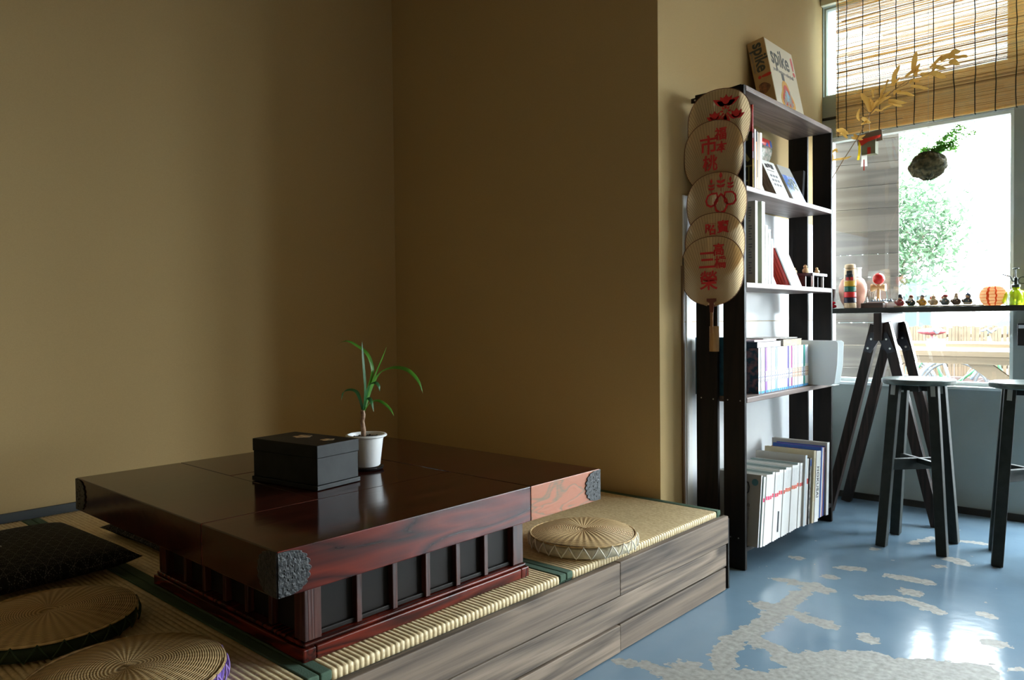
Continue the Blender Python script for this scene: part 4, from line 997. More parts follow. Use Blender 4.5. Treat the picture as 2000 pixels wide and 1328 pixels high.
for k in range(9):
    a = random.uniform(-.4, .9) if k < 7 else 2.6; ln = random.uniform(.09, .21)
    base = Vector((.015+.004*k, 0, .055)); d = Vector((math.cos(a)*.6+.05, random.uniform(-.5, .5), 1.15-.11*k)).normalized(); pts = []
    for s_ in range(7): t = s_/6; pts.append(base+d*ln*t+Vector((.03*t*t, 0, -.05*t*t)))
    fr = MB(); fr.tube(pts, .0007, 4)
    for s_ in range(1, 7):
        for q in range(44):
            c = pts[s_]+Vector((random.uniform(-.016, .016), random.uniform(-.012, .012), random.uniform(-.012, .014))); a2_ = random.uniform(0, 6.28); r_ = random.uniform(.004, .008)
            n_ = Vector((random.uniform(-1, 1), random.uniform(-1, 1), random.uniform(-1, 1))).normalized(); u_ = n_.cross(Vector((.3, .2, 1))).normalized(); v_ = n_.cross(u_)
            fr.add([c-u_*r_, c+v_*r_*.5, c+u_*r_, c-v_*r_*.5], [(0, 1, 2, 3)])
    fr.build('frond', fern_m, kd)

# dried branch reaching from the bookshelf across the blind
br = thing('dried_branch', 'dried branch with curled yellow leaves reaching from the bookshelf across the blind', 'branch', (-1.44, 3.93, 1.53))
dry = thin('dried_yellow_leaf', (.78, .50, .14), .5, .6, c2=(.66, .40, .10), scale=25)
twig = M('dry_twig', (.28, .17, .09), rough=.8)
def bpx(u, v, y_=None):     # branch sketch coordinates (u right, v down, about 2.7 mm a step) -> its own slanting plane
    t = (u-1590)/300
    y_ = 3.93+.20*min(1, max(0, t)) if y_ is None else y_
    sc = (4.0+.23*t)/1471.6*1.025
    a = Vector(((u-1000)*RT.x-(v-664)*UP.x+1471.6*F.x, (u-1000)*RT.y-(v-664)*UP.y+1471.6*F.y, (u-1000)*RT.z-(v-664)*UP.z+1471.6*F.z))
    return Vector((0, 0, H))+a*(y_/a.y)-Vector((-1.44, 3.93, 1.53))
SP = [(1591, 440), (1604, 395), (1624, 350), (1652, 305), (1678, 265), (1700, 222), (1722, 196), (1748, 174), (1770, 165), (1782, 150), (1790, 132)]
mb = MB(); mb.tube([bpx(*p_) for p_ in SP], [.0022]*5+[.002, .0018, .0016, .0014, .001, .0006], 6)
mb.tube([bpx(*p_) for p_ in [(1748, 174), (1768, 160), (1790, 150), (1812, 145), (1835, 128), (1860, 108), (1888, 112)]], [.0014, .0013, .0012, .0011, .001, .0008, .0005], 5)
mb.tube([bpx(*p_) for p_ in [(1700, 222), (1716, 205), (1728, 180), (1733, 162)]], [.0012, .001, .0008, .0006], 5)
mb.tube([bpx(*p_) for p_ in [(1700, 222), (1688, 212), (1682, 205)]], .001, 5)
mb.build('stem', twig, br)
DL = [((1783,137),(1789,98),13),((1788,150),(1796,122),11),((1744,168),(1757,125),11),((1745,163),(1756,150),9),((1700,218),(1680,180),14),((1702,216),(1697,190),8),((1706,214),(1722,186),9),
      ((1720,200),(1733,160),6),((1733,160),(1728,168),5),((1735,196),(1771,200),11),((1735,200),(1765,207),8),((1752,182),(1786,186),8),((1776,162),(1796,158),8),((1779,168),(1814,172),9),
      ((1798,144),(1822,140),12),((1818,142),(1848,150),14),((1822,138),(1848,133),10),((1816,132),(1828,122),7),((1824,124),(1840,106),9),((1836,118),(1856,102),13),((1852,115),(1876,98),13),((1856,112),(1878,110),9),
      ((1872,110),(1890,108),8),((1854,124),(1874,126),12),((1768,150),(1800,135),8),((1700,222),(1722,215),8),((1722,215),(1745,202),6),((1683,230),(1700,240),12),((1682,243),(1700,238),8),((1680,212),(1678,236),7),
      ((1663,268),(1690,262),10),((1655,262),(1632,252),12),((1655,270),(1640,258),8),((1625,315),(1622,292),9),((1622,300),(1636,296),7),((1626,312),(1663,304),6),((1668,262),(1685,272),8),((1760,178),(1744,186),8),
      ((1710,208),(1740,186),9),((1716,196),(1740,176),7),((1706,190),(1712,170),6)]
for (u0, v0), (u1, v1), w_ in DL:
    a, b = bpx(u0, v0), bpx(u1, v1); off = Vector((random.uniform(-1, 1), random.uniform(-1, 1), random.uniform(-1, 1)))*.012
    m1_ = a.lerp(b, .35)+off+Vector((0, 0, .006)); m2_ = a.lerp(b, .7)+off*.6
    sd_ = (b-a).cross(Vector((random.uniform(-.5, .5), 1, random.uniform(-.4, .4))))
    leaf([a, m1_, m2_, b+Vector((0, .01, 0))], w_*.0019, 'leaf', dry, br, side=tuple(sd_.normalized()), fold=.3)

# little shrine-shaped ornament
oy = 4.10
cho = thing('hanging_ornament', 'small house-shaped hanging charm with red roof cloth and tassels, hung from the dried branch', 'ornament', (-1.238, oy, 1.925))
grn_c = M('olive_paper', (.22, .22, .12), rough=.8); rcl = thin('red_cloth', (.70, .06, .04), .35, .7)
MB().beam((-.060, 0, .018), (.060, 0, .030), .055, .007, (0, 1, 0)).build('roof', M('driftwood', (.25, .2, .15), rough=.8), cho)
MB().add([(-.045, -.029, .016), (.062, -.029, .026), (.058, -.032, .012), (.03, -.033, .005), (.0, -.033, -.002), (-.03, -.032, -.018)], [(0, 1, 2, 3, 4, 5)]).build('roof_cloth', rcl, cho)
MB().box((-.034, -.024, -.062), (.034, .024, .012)).build('body', grn_c, cho)
MB().box((-.004, -.0255, -.062), (.012, -.0245, -.028)).build('door', rcl, cho)
MB().add([(-.048, -.02, .01), (-.038, -.022, .01), (-.037, -.022, -.05), (-.044, -.02, -.085), (-.056, -.02, -.083), (-.05, -.02, -.05)], [(0, 1, 2, 3, 4, 5)]).build('yellow_ribbon', thin('yellow_ribbon', (.85, .62, .03), .4, .6), cho)
MB().add([(-.036, -.01, -.063), (-.010, -.01, -.063), (-.008, -.01, -.12), (-.040, -.01, -.118)], [(0, 1, 2, 3)]).build('white_tassel', thin('white_tassel', (.8, .78, .74), .3, .7), cho)
MB().box((-.026, -.014, -.14), (-.021, -.013, -.085)).build('red_tassel', rcl, cho)
MB().tube([(.0, 0, .024), (-.002, 0, .10), (-.004, 0, .198)], .0013, 5).tube([(-.004, 0, .19), (.01, 0, .17), (.022, .0, .155)], .0016, 5).build('string', thin('white_string', (.85, .82, .78), .2, .7), cho)
MB().ball((-.02, .03, .045), .022, 10, sx=1.6, sy=.5, sz=.7).build('grey_tuft', M('grey_tuft', (.35, .38, .42), rough=.9), cho)

# ------------------------------------------------------------ counter on a trestle
CZ = 1.083; CY0, CY1 = 4.20, 4.478
ct = thing('counter', 'long narrow black counter top in front of the window', 'counter', (0, 0, 0))
box((-1.56, CY0, CZ-.026), (XR-.3, CY1, CZ), 'top', M('black_counter_board', (.010, .011, .010), (.02, .022, .018), 'wood', 5, .35, axis='X'), ct, .002)
trm = M('trestle_wood', (.009, .005, .004), (.028, .015, .011), 'wood', 14, .5, .2, axis='Z', spec=.3); trp = M('brown_trestle_wood', (.05, .03, .022), (.12, .08, .065), 'wood', 14, .45, .2, axis='Z')
tr_ = thing('trestle', 'dark brown wooden trestle carrying the counter near the bookshelf', 'trestle', (-1.19, 4.30, 0))
tx, ty = -1.19, 4.30
ya, yb = 4.115-ty, 4.395-ty
for yy_ in (ya, yb):
    for xx_ in (-.26, .26):
        o = MB().beam((xx_, yy_, .0015), (math.copysign(.021, xx_), yy_, 1.005 if xx_ > 0 else .995), .048, .042, (0, 1, 0)).build('leg', trm, tr_, bevel=.002)
    mb = MB(); mb.prism([(-.040, .850), (-.076, .862), (-.040, .955), (.040, .955), (.076, .862), (.040, .850), (.0, .915)], yy_-.0295, yy_-.0225); mb.build('gusset', M('black_steel', (.012, .013, .02), rough=.35, metal=.4), tr_)
    screws(tr_, [(a, yy_-.0300, b) for a, b in ((-.036, .922), (.036, .922), (-.053, .875), (.053, .875))], r=.006)
MB().box((-.019, ya-.05, .915), (.019, yb+.07, CZ-.0275)).build('beam', trm, tr_, bevel=.002)
# front legs carry a pale metal strip on their inner/right face
for yy_, in ((ya,), (yb,)):
    for z0_, z1_ in ((.80, 1.0),):
        f0 = .26-(.26-.021)*z0_/1.0; f1 = .26-(.26-.021)*z1_/1.0
        MB().beam((f0+.0275, yy_, z0_), (f1+.0275, yy_, z1_), .002, .040, (0, 1, 0)).build('bracket_strip', M('pale_steel', (.7, .7, .68), rough=.4, metal=.2), tr_)

# ------------------------------------------------------------ stools
stool_m = M('black_green_stool', (.005, .009, .0075), (.012, .018, .015), 'noise', 25, .5, .1, spec=.3)
seat_m = M('worn_green_seat', (.035, .055, .048), (.08, .115, .10), 'wood', 8, .32, .15, axis='X')
def stool(x, y, rz, label):
    t = thing('bar_stool', label, 'stool', (x, y, 0), R(rz), group='bar stools by the counter')
    hs = .755
    MB().lathe([(.142, -.024), (.149, -.019), (.150, -.004), (.146, 0), (.0005, 0)], 48, c=(0, 0, hs)).build('seat', seat_m, t, smooth=True)
    MB().box((-.075, -.018, hs-.055), (.075, .018, hs-.0225)).build('cross_beam', stool_m, t); MB().box((-.018, -.075, hs-.0545), (.018, .075, hs-.0225)).build('cross_beam', stool_m, t)
    for sx_ in (-1, 1):
        for sy_ in (-1, 1):
            a = Vector((sx_*.122, sy_*.124, .0015)); b = Vector((sx_*.076, sy_*.076, hs-.0245))
            o = MB().beam(a, b, .048, .042, (1, 0, 0)).build('leg', stool_m, t, bevel=.003)
    s_ = .099
    MB().beam((-s_, -s_, .37), (s_, s_, .37), .022, .05, (0, 0, 1)).build('stretcher', stool_m, t, bevel=.002)
    MB().beam((-s_, s_, .385), (s_, -s_, .385), .022, .022, (0, 0, 1)).build('stretcher', stool_m, t, bevel=.002)
    for sx_, sy_ in ((-1, -1), (1, -1), (1, 1), (-1, 1)):
        o = MB().beam((sx_*.081, sy_*.079-.0265, hs-.070), (sx_*.078, sy_*.077-.0265, hs-.025), .018, .0024, (0, 1, 0)).build('bracket', M('zinc_bracket', (.3, .34, .33), rough=.45, metal=.6), t)
    return t
stool(-.925, 3.75, 2, 'black round-topped bar stool standing whole in front of the trestle')
stool(-.505, 3.775, 12, 'second black bar stool, cut off by the right edge of the picture')

# ------------------------------------------------------------ things on the counter
YC = 4.235
def on(x, y=YC): return (x, y, CZ+.0006)
q = thing('daruma_tower', 'stacking tower toy of coloured wooden rings with a painted head, on the counter', 'toy', on(-1.378))
zz = 0; rw = M('ring_wood', (.62, .42, .24), (.70, .52, .32), 'noise', 20, .5)
for nm, c_, r_, hh in (('wooden', None, .0305, .029), ('navy', (.01, .012, .035), .031, .029), ('red', (.62, .02, .02), .031, .030), ('green', (.01, .10, .06), .030, .029), ('ochre', (.62, .36, .03), .0305, .029)):
    MB().lathe([(r_*.9, 0), (r_, .003), (r_, hh-.003), (r_*.9, hh-.0006)], 32, c=(0, 0, zz)).build('ring', rw if c_ is None else M('ring_'+nm, c_, rough=.3), q, smooth=True); zz += hh
hd = MB().lathe([(.028, 0), (.030, .004), (.030, .055), (.028, .062), (.019, .064)], 32, c=(0, 0, zz)).build('head', rw, q, smooth=True)
YT = Matrix.Identity(4)
def wrap_patch(name, mt_, parent, a0, a1, z0, z1, r_, n=12):
    vs = []; fs = []
    for k in range(n+1):
        a = a0+(a1-a0)*k/n; vs += [(r_*math.cos(a), r_*math.sin(a), z0), (r_*math.cos(a), r_*math.sin(a), z1)]
    for k in range(n): fs.append((2*k, 2*k+2, 2*k+3, 2*k+1))
    o = MB().add(vs, fs).build(name, mt_, parent, smooth='all'); s_ = o.modifiers.new('t', 'SOLIDIFY'); s_.thickness = .0006; return o
va = math.atan2(-4.235, 1.378)    # direction facing the room
wrap_patch('hair', blkc, q, va-.85, va+.55, zz+.005, zz+.034, .0308); wrap_patch('hair', blkc, q, va-.6, va+.35, zz+.030, zz+.054, .0310)
wrap_patch('red_robe', redc, q, va-.65, va-.15, zz+.003, zz+.020, .0314); wrap_patch('red_robe', redc, q, va+.02, va+.5, zz+.003, zz+.020, .0314)
MB().lathe([(.020, 0), (.027, .003), (.028, .012), (.026, .023), (.018, .026)], 28, c=(0, 0, zz+.0645)).build('cap', rw, q, smooth=True)
q = thing('ceramic_vase', 'pinkish unglazed vase with a pale grey neck, behind the ring tower', 'vase', on(-1.397, 4.335))
MB().lathe([(.034, 0), (.040, .003), (.062, .045), (.071, .09), (.070, .125), (.058, .155), (.045, .168)], 40).build('body', M('pink_bisque', (.55, .27, .19), (.62, .33, .24), 'noise', 30, .6, .3, detail=2), q, smooth='all')
MB().lathe([(.045, .168), (.043, .175), (.043, .215), (.047, .222), (.044, .222), (.040, .215), (.040, .1)], 40).build('neck', M('pale_glaze', (.55, .60, .58), rough=.25), q, smooth='all')
q = thing('red_toy', 'small glossy red round toy at the end of the counter by the bookshelf', 'toy', on(-1.472, 4.225))
rg = M('glossy_red', (.65, .005, .02), rough=.12)
MB().ball((0, 0, .012), .026, 16, sz=.46).build('lower', rg, q, smooth='all'); MB().ball((-.001, 0, .030), .022, 16, sz=.45).build('upper', rg, q, smooth='all')
q = thing('sticker_box', 'small dark box with a red and white label, seen between the far uprights', 'box', on(-1.515, 4.30))
MB().box((-.03, -.03, 0), (.03, .03, .11)).build('carton', M('brown_carton', (.06, .03, .02), rough=.6), q, bevel=.001)
MB().box((-.03, -.0312, .075), (.03, -.0306, .10)).build('red_label', pinkc, q); MB().box((-.03, -.0312, .05), (.03, -.0306, .073)).build('white_label', whc, q)
text_mesh('OK', .022, 'label_lettering', blkc, q, frame_T((0, -.0316, .0615), (1, 0, 0), (0, 0, 1)))
q = thing('twig_glass', 'small glass of dry grey twigs beside the vase', 'glass', on(-1.305, 4.36))
MB().lathe([(.022, 0), (.024, .06), (.0225, .06), (.0205, .003), (.001, .003)], 24).build('glass', pane('tumbler_glass', (.9, .93, .93), .08), q, smooth=True)
for k in range(9):
    a = 2*PI*k/9; MB().tube([(.010*math.cos(a), .010*math.sin(a), .004), (.02*math.cos(a+.4)-.004, .016*math.sin(a+.4), .085), (.028*math.cos(a+.8)-.006, .02*math.sin(a), .115+.018*math.sin(k*2))], .0022, 5).build('twig', M('grey_twig', (.25, .22, .18), rough=.8), q)
# kendama
q = thing('cup_and_ball_toy', 'wooden cup-and-ball toy with a red ball on top', 'toy', (-1.262, 4.33, CZ+.0275))
kw = M('kendama_wood', (.55, .32, .13), (.62, .40, .18), 'noise', 30, .4)
MB().lathe([(.013, 0), (.012, .01), (.008, .04), (.0075, .085), (.010, .095)], 20).build('handle', kw, q, smooth='all')
for sx_, r_ in ((-1, .022), (1, .020)):
    T = Matrix.Translation((0, 0, .082)) @ Matrix.Rotation(sx_*PI/2, 4, 'Y')
    MB().lathe([(.008, 0), (.010, .010), (r_*.8, .020), (r_, .036), (r_*.85, .037), (r_*.3, .028), (.0005, .026)], 24, T=T).build('cup', kw, q, smooth='all')
MB().lathe([(.009, .0), (.007, .01), (.002, .025)], 16, c=(0, 0, .095)).build('spike', kw, q, smooth='all')
MB().ball((0, 0, .130), .0305, 20).build('ball', M('red_lacquer_ball', (.55, .015, .015), rough=.2), q, smooth='all')
MB().tube([(.02, 0, .10), (.035, 0, .08), (.04, .01, .03), (.045, 0, .0)], .0008, 4).build('string', M('teal_string', (.1, .4, .4)), q)
# boxes and cards under it
q = thing('wooden_box', 'low dark brown wooden box on the counter', 'box', on(-1.262, 4.245)); MB().box((-.055, -.03, 0), (.055, .03, .0245)).build('body', M('dark_walnut', (.05, .022, .010), (.08, .035, .018), 'wood', 20, .45, axis='X'), q, bevel=.001)
q = thing('white_tray', 'flat white box lying behind the brown wooden box', 'box', on(-1.225, 4.33)); MB().box((-.085, -.045, 0), (.085, .045, .026)).build('body', whc, q, bevel=.001)
q = thing('card_stack', 'thin stack of cards lying on the brown wooden box', 'cards', (-1.25, 4.25, CZ+.0256)); MB().box((-.045, -.025, 0), (.05, .025, .004)).build('card', M('rose_card', (.45, .3, .28), rough=.6), q); MB().box((-.03, -.022, .0045), (.045, .02, .008)).build('card', whc, q)
q = thing('miniature_fence', 'tiny blue-grey model strip with little posts, lying on the cards', 'ornament', (-1.225, 4.25, CZ+.034))
MB().box((-.05, -.006, 0), (.055, .008, .004)).build('base', M('slate_blue', (.12, .2, .3), rough=.4), q)
for k in range(8): MB().box((-.045+.013*k, -.003, .004), (-.040+.013*k, .003, .009+.003*(k % 3))).build('post', MATS['slate_blue'], q)
# board with seven figurines
q = thing('display_board', 'thin pale wooden board under the row of figurines', 'board', on(-.965, 4.255)); MB().box((-.195, -.022, 0), (.205, .022, .006)).build('board', M('pale_board', (.45, .36, .2), rough=.5), q, bevel=.001)
SK = M('figure_face', (.55, .36, .22), rough=.35)
figs = [('dark red robe and tall dark headdress', (.22, .02, .02), (.015, .02, .03), 'crown', (.5, .38, .25)),
        ('black-green robe with a long white beard and red-brown cap', (.012, .02, .015), (.25, .05, .03), 'cap', (.7, .66, .55)),
        ('ochre robe and grey horned hat', (.45, .22, .02), (.12, .13, .15), 'horn', (.5, .3, .1)),
        ('beige robe, bare belly and a red sack', (.42, .29, .15), (.40, .28, .16), 'sack', (.55, .40, .25)),
        ('grey robe, red cap and a sack on the shoulder', (.10, .12, .12), (.35, .03, .03), 'capsack', (.5, .35, .2)),
        ('pale tall bald head and dark brown robe', (.10, .06, .04), (.5, .38, .25), 'dome', (.66, .55, .42)),
        ('dark blue hood and a green front over a white base', (.03, .05, .06), (.03, .05, .10), 'hood', (.6, .5, .38))]
FX = [-1.133, -1.081, -1.029, -.977, -.926, -.877, -.828]
for k, (lab, body, hat, kind, acc) in enumerate(figs):
    f_ = thing('figurine', 'small rounded ceramic figurine with ' + lab, 'figurine', (FX[k], 4.248, CZ+.0072), group='seven ceramic figurines on the counter', rz=-.32)
    bm_ = M('glaze_%d' % k, body, tuple(min(1, c*2.2+.02) for c in body), 'noise', 60, .18, lo=.45, hi=.7)
    MB().lathe([(.012, 0), (.015, .001), (.021, .010), (.0225, .019), (.018, .029), (.010, .035)], 24, sy=.85).build('body', M('white_glaze', (.6, .55, .45), rough=.2) if False else bm_, f_, smooth='all')
    MB().ball((0, -.002, .040), .0105, 14).build('head', SK, f_, smooth='all')
    am = M('accent_%d' % k, acc, rough=.25)
    for sx_ in (-1, 1): MB().ball((sx_*.018, -.008, .020), .0075, 10, sz=1.15).build('sleeve', bm_, f_, smooth='all'); 
    for sx_ in (-1, 1): MB().ball((sx_*.0125, -.0155, .021), .0032, 8).build('hand', SK, f_, smooth='all')
    hm = M('hat_%d' % k, hat, rough=.25)
    if kind == 'crown': MB().lathe([(.0115, .040), (.0125, .046), (.009, .053), (.011, .058), (.003, .062)], 16).build('hat', hm, f_, smooth='all'); MB().ball((0, .005, .034), .0135, 12, sz=1.1).build('hair', hm, f_)
    if kind == 'cap': MB().lathe([(.0112, .042), (.012, .046), (.008, .054), (.001, .056)], 16).build('hat', hm, f_, smooth='all'); MB().ball((0, -.012, .027), .0105, 14, sx=1.0, sy=.55, sz=1.35).build('beard', am, f_, smooth='all'); MB().ball((0, -.0185, .008), .0028, 8).build('button', yelc, f_)
    if kind == 'horn':
        MB().lathe([(.011, .043), (.010, .050), (.004, .056)], 16).build('hat', hm, f_, smooth='all')
        for sx_ in (-1, 1): MB().tube([(sx_*.010, 0, .046), (sx_*.019, 0, .046), (sx_*.020, 0, .053)], .0028, 6).build('horn', M('pale_horn', (.5, .5, .48), rough=.3), f_)
    if kind in ('sack', 'capsack'): MB().ball((-.016, .006, .038), .0085, 12).build('sack', M('sack_red', (.38, .06, .03), rough=.3), f_, smooth='all')
    if kind == 'sack': MB().ball((0, -.010, .018), .0145, 14, sy=.75).build('belly', am, f_, smooth='all'); MB().ball((0, 0, .051), .004, 8).build('topknot', am, f_)
    if kind == 'capsack': MB().lathe([(.0115, .041), (.014, .045), (.011, .051), (.001, .055)], 16).build('hat', hm, f_, smooth='all')
    if kind == 'dome': MB().ball((0, 0, .050), .0085, 12, sz=1.2).build('tall_forehead', SK, f_, smooth='all'); MB().ball((0, -.012, .028), .009, 12, sy=.5, sz=1.3).build('beard', am, f_)
    if kind == 'hood': MB().ball((0, .003, .043), .0135, 14, sz=1.05).build('hood', hm, f_, smooth='all'); MB().ball((0, .0, .058), .0035, 8).build('knob', bluc, f_); MB().lathe([(.0155, .0005), (.0225, .010), (.0225, .012), (.0150, .012)], 20, sy=.86).build('white_base', M('white_glaze', (.62, .56, .44), rough=.2), f_)
    for sx_ in (-1, 1): MB().ball((sx_*.0038, -.0118, .0415), .0011, 6).build('eye', blkc, f_)
# paper lantern
q = thing('paper_lantern', 'small round orange and white paper lantern on the counter', 'lantern', on(-.722, 4.25))
prof = []; nb = 7
for i in range(nb*4+1):
    t = i/(nb*4); a = -1.05+2.1*t; r_ = .0565*math.cos(a)**.85; rib = .0016*abs(math.sin(PI*t*nb)); prof.append((r_+rib, .046+.046*math.sin(a)/math.sin(1.05)))
MB().lathe(prof[:], 40).build('paper', thin('lantern_paper', (.85, .62, .40), .55, .7), q, smooth='all')
for i in range(nb+1):
    t = i/nb; a = -1.05+2.1*t; r_ = .0570*math.cos(a)**.85; z_ = .046+.046*math.sin(a)/math.sin(1.05)
    MB().tube([(r_*math.cos(j*PI/16), r_*math.sin(j*PI/16), z_) for j in range(32)], .0010, 5, closed=True).build('hoop', thin('orange_hoop', (.80, .16, .04), .3, .6), q)
wrap = []
for a0, wd in ((-1.9, .10), (-1.25, .06)):
    vs = []; fs = []
    for i, (r_, z_) in enumerate(prof):
        for s_ in (0, 1):
            a = a0+wd*s_*2+.03*math.sin(i); vs.append(((r_+.0007)*math.cos(a), (r_+.0007)*math.sin(a), z_))
    for i in range(len(prof)-1): fs.append((2*i, 2*i+1, 2*i+3, 2*i+2))
    MB().add(vs, fs).build('painted_stroke', thin('orange_ink', (.85, .12, .03), .4, .6), q)
# mister bottle
q = thing('mister_bottle', 'yellow-green fluted glass mister bottle with black pump on the counter', 'bottle', on(-.630, 4.25)); q.scale = (1.2, 1.2, 1.2)
yg = bpy.data.materials.new('yellow_green_glass'); yg.use_nodes = True; p = yg.node_tree.nodes['Principled BSDF']; p.inputs['Base Color'].default_value = (.62, .80, .01, 1); p.inputs['Roughness'].default_value = .08; p.inputs['Transmission Weight'].default_value = .35; p.inputs['Alpha'].default_value = .85; p.inputs['Subsurface Weight'].default_value = 0
MB().lathe([(.034, 0), (.040, .003), (.047, .014), (.0475, .022), (.041, .042), (.028, .056), (.014, .062), (.013, .070)], 60, lobes=12, ld=.035).build('body', yg, q, smooth='all')
blkp = M('dark_green_pump', (.015, .03, .028), rough=.3)
MB().lathe([(.0155, .070), (.016, .080), (.010, .082), (.007, .086), (.007, .108), (.004, .109), (.0022, .112), (.0022, .142), (.011, .143), (.011, .146), (.001, .148)], 20).build('pump', blkp, q, smooth=True)
MB().tube([(-.004, 0, .092), (-.012, 0, .096), (-.014, 0, .106), (-.020, 0, .114), (-.048, 0, .124)], [.0026]*4+[.0022], 8).build('nozzle', blkp, q, smooth='all')
MB().tube([(.022+.013*math.cos(a*PI/8), 0, .097+.013*math.sin(a*PI/8)) for a in range(16)], .0018, 6, closed=True).build('finger_ring', blkp, q)
MB().tube([(0, 0, .004), (0, 0, .07)], .0035, 8).build('dip_tube', blkp, q)
# box on the mullion
q = thing('wall_box', 'small black box with a white strip fixed to the window pillar under the counter', 'box', (-.600, Y2-.0006, .885)); MB().box((-.055, -.03, 0), (.06, 0, .11)).build('case', M('black_plastic', (.012, .012, .013), rough=.4), q, bevel=.002); MB().box((-.050, -.032, .085), (.05, -.0305, .102)).build('white_strip', whc, q)

# ------------------------------------------------------------ outside
GZ = -.10
struct('ground', MB().box((-30, Y2+T_+.005, GZ-.1), (30, 45, GZ)), M('pale_gravel', (.07, .056, .052), (.10, .08, .075), 'noise', 3, .9))
pw_ = thing('plank_screen', 'grey-brown horizontal board screen just outside the left of the window', 'screen', (-1.66, 4.72, GZ), R(14))
scr_m = M('screen_board', (.09, .073, .060), (.14, .115, .095), 'wood', 5, .65, .2, axis='X')
for k in range(18): o = MB().box((0, 0, 0), (.38, .02, .1336)).build('board', scr_m, pw_, bevel=.002); o.location = (0, 0, .02+k*.1355)
MB().box((.01, .0205, 0), (.05, .06, 2.46)).build('post', scr_m, pw_); MB().box((.33, .0205, 0), (.37, .06, 2.46)).build('post', scr_m, pw_)
MB().box((.01, .015, 2.458), (.37, .045, 2.47)).build('cap', scr_m, pw_)
# reed fence
lw = tag(MB().box((-7, 0, 0), (3.5, .25, .44)).build('low_wall', M('rose_brick', (.055, .034, .030), (.07, .05, .043), 'noise', 8, .8)), 'low rose-brown brick wall carrying the reed fence outside', 'wall'); lw.location = (0, 9.8, GZ+.001)
rf = thing('reed_fence', 'low tan reed fence across the yard outside', 'fence', (-6.5, 9.9, .344), 0)
rfm = M('fence_reed', (.055, .036, .018), (.075, .052, .029), 'noise', 12, .8)
mb = MB(); x_ = 0
while x_ < 9.5:
    w_ = random.uniform(.025, .045); mb.box((x_, random.uniform(0, .01), 0), (x_+w_*.9, .025, .575+random.uniform(-.02, .02))); x_ += w_+(.012 if random.random() < .15 else 0)
mb.build('reeds', rfm, rf)
for z_ in (.10, .45): MB().box((0, .027, z_), (9.5, .05, z_+.04)).build('rail', rfm, rf)
def picnic(x, y, rz, L_, lab, zt_=.80, bench=True):
    t = thing('picnic_table', lab, 'table', (x, y, zt_-.755), R(rz), group='wooden tables outside')
    pm = M('pale_pine', (.07, .046, .020), (.095, .065, .033), 'wood', 4, .6, axis='X')
    for k in range(5): MB().box((-L_/2, -.36+.146*k, .72), (L_/2, -.36+.146*k+.14, .755)).build('top_board', pm, t)
    for sy_ in (-1, 1): MB().box((-L_/2+.06, sy_*.33-.012, .668), (L_/2-.06, sy_*.33+.012, .718)).build('apron', pm, t)
    for sx_ in (-1, 1):
        for sy_ in (-1, 1): MB().beam((sx_*(L_/2-.12), sy_*.44, .002), (sx_*(L_/2-.30), sy_*.10, .718), .04, .12, (1, 0, 0)).build('leg', pm, t)
        if not bench:
            MB().beam((sx_*(L_/2-.62), -.30, .70), (sx_*(L_/2-.02), -.30, .24), .09, .03, (0, 1, 0)).build('brace', pm, t); continue
        MB().box((sx_*(L_/2-.2)-.02, -.62, .36), (sx_*(L_/2-.2)+.02, .62, .43)).build('cross_rail', pm, t)
    for sy_ in ((-1, 1) if bench else ()): MB().box((-L_/2, sy_*.62-.12, .432), (L_/2, sy_*.62+.12, .465)).build('bench_board', pm, t)
picnic(-1.30, 6.15, -6, 1.7, 'pale pine picnic table nearest the window, outside', bench=False)
picnic(-1.75, 7.75, 1, 2.6, 'second pale wooden table further out, before the reed fence', bench=False)
wb = tag(MB().box((-.05, -.04, 0), (.05, .04, .075)).build('white_box', whc), 'small white box standing on the nearest table outside', 'box'); wb.location = (-1.36, 5.98, .8005)
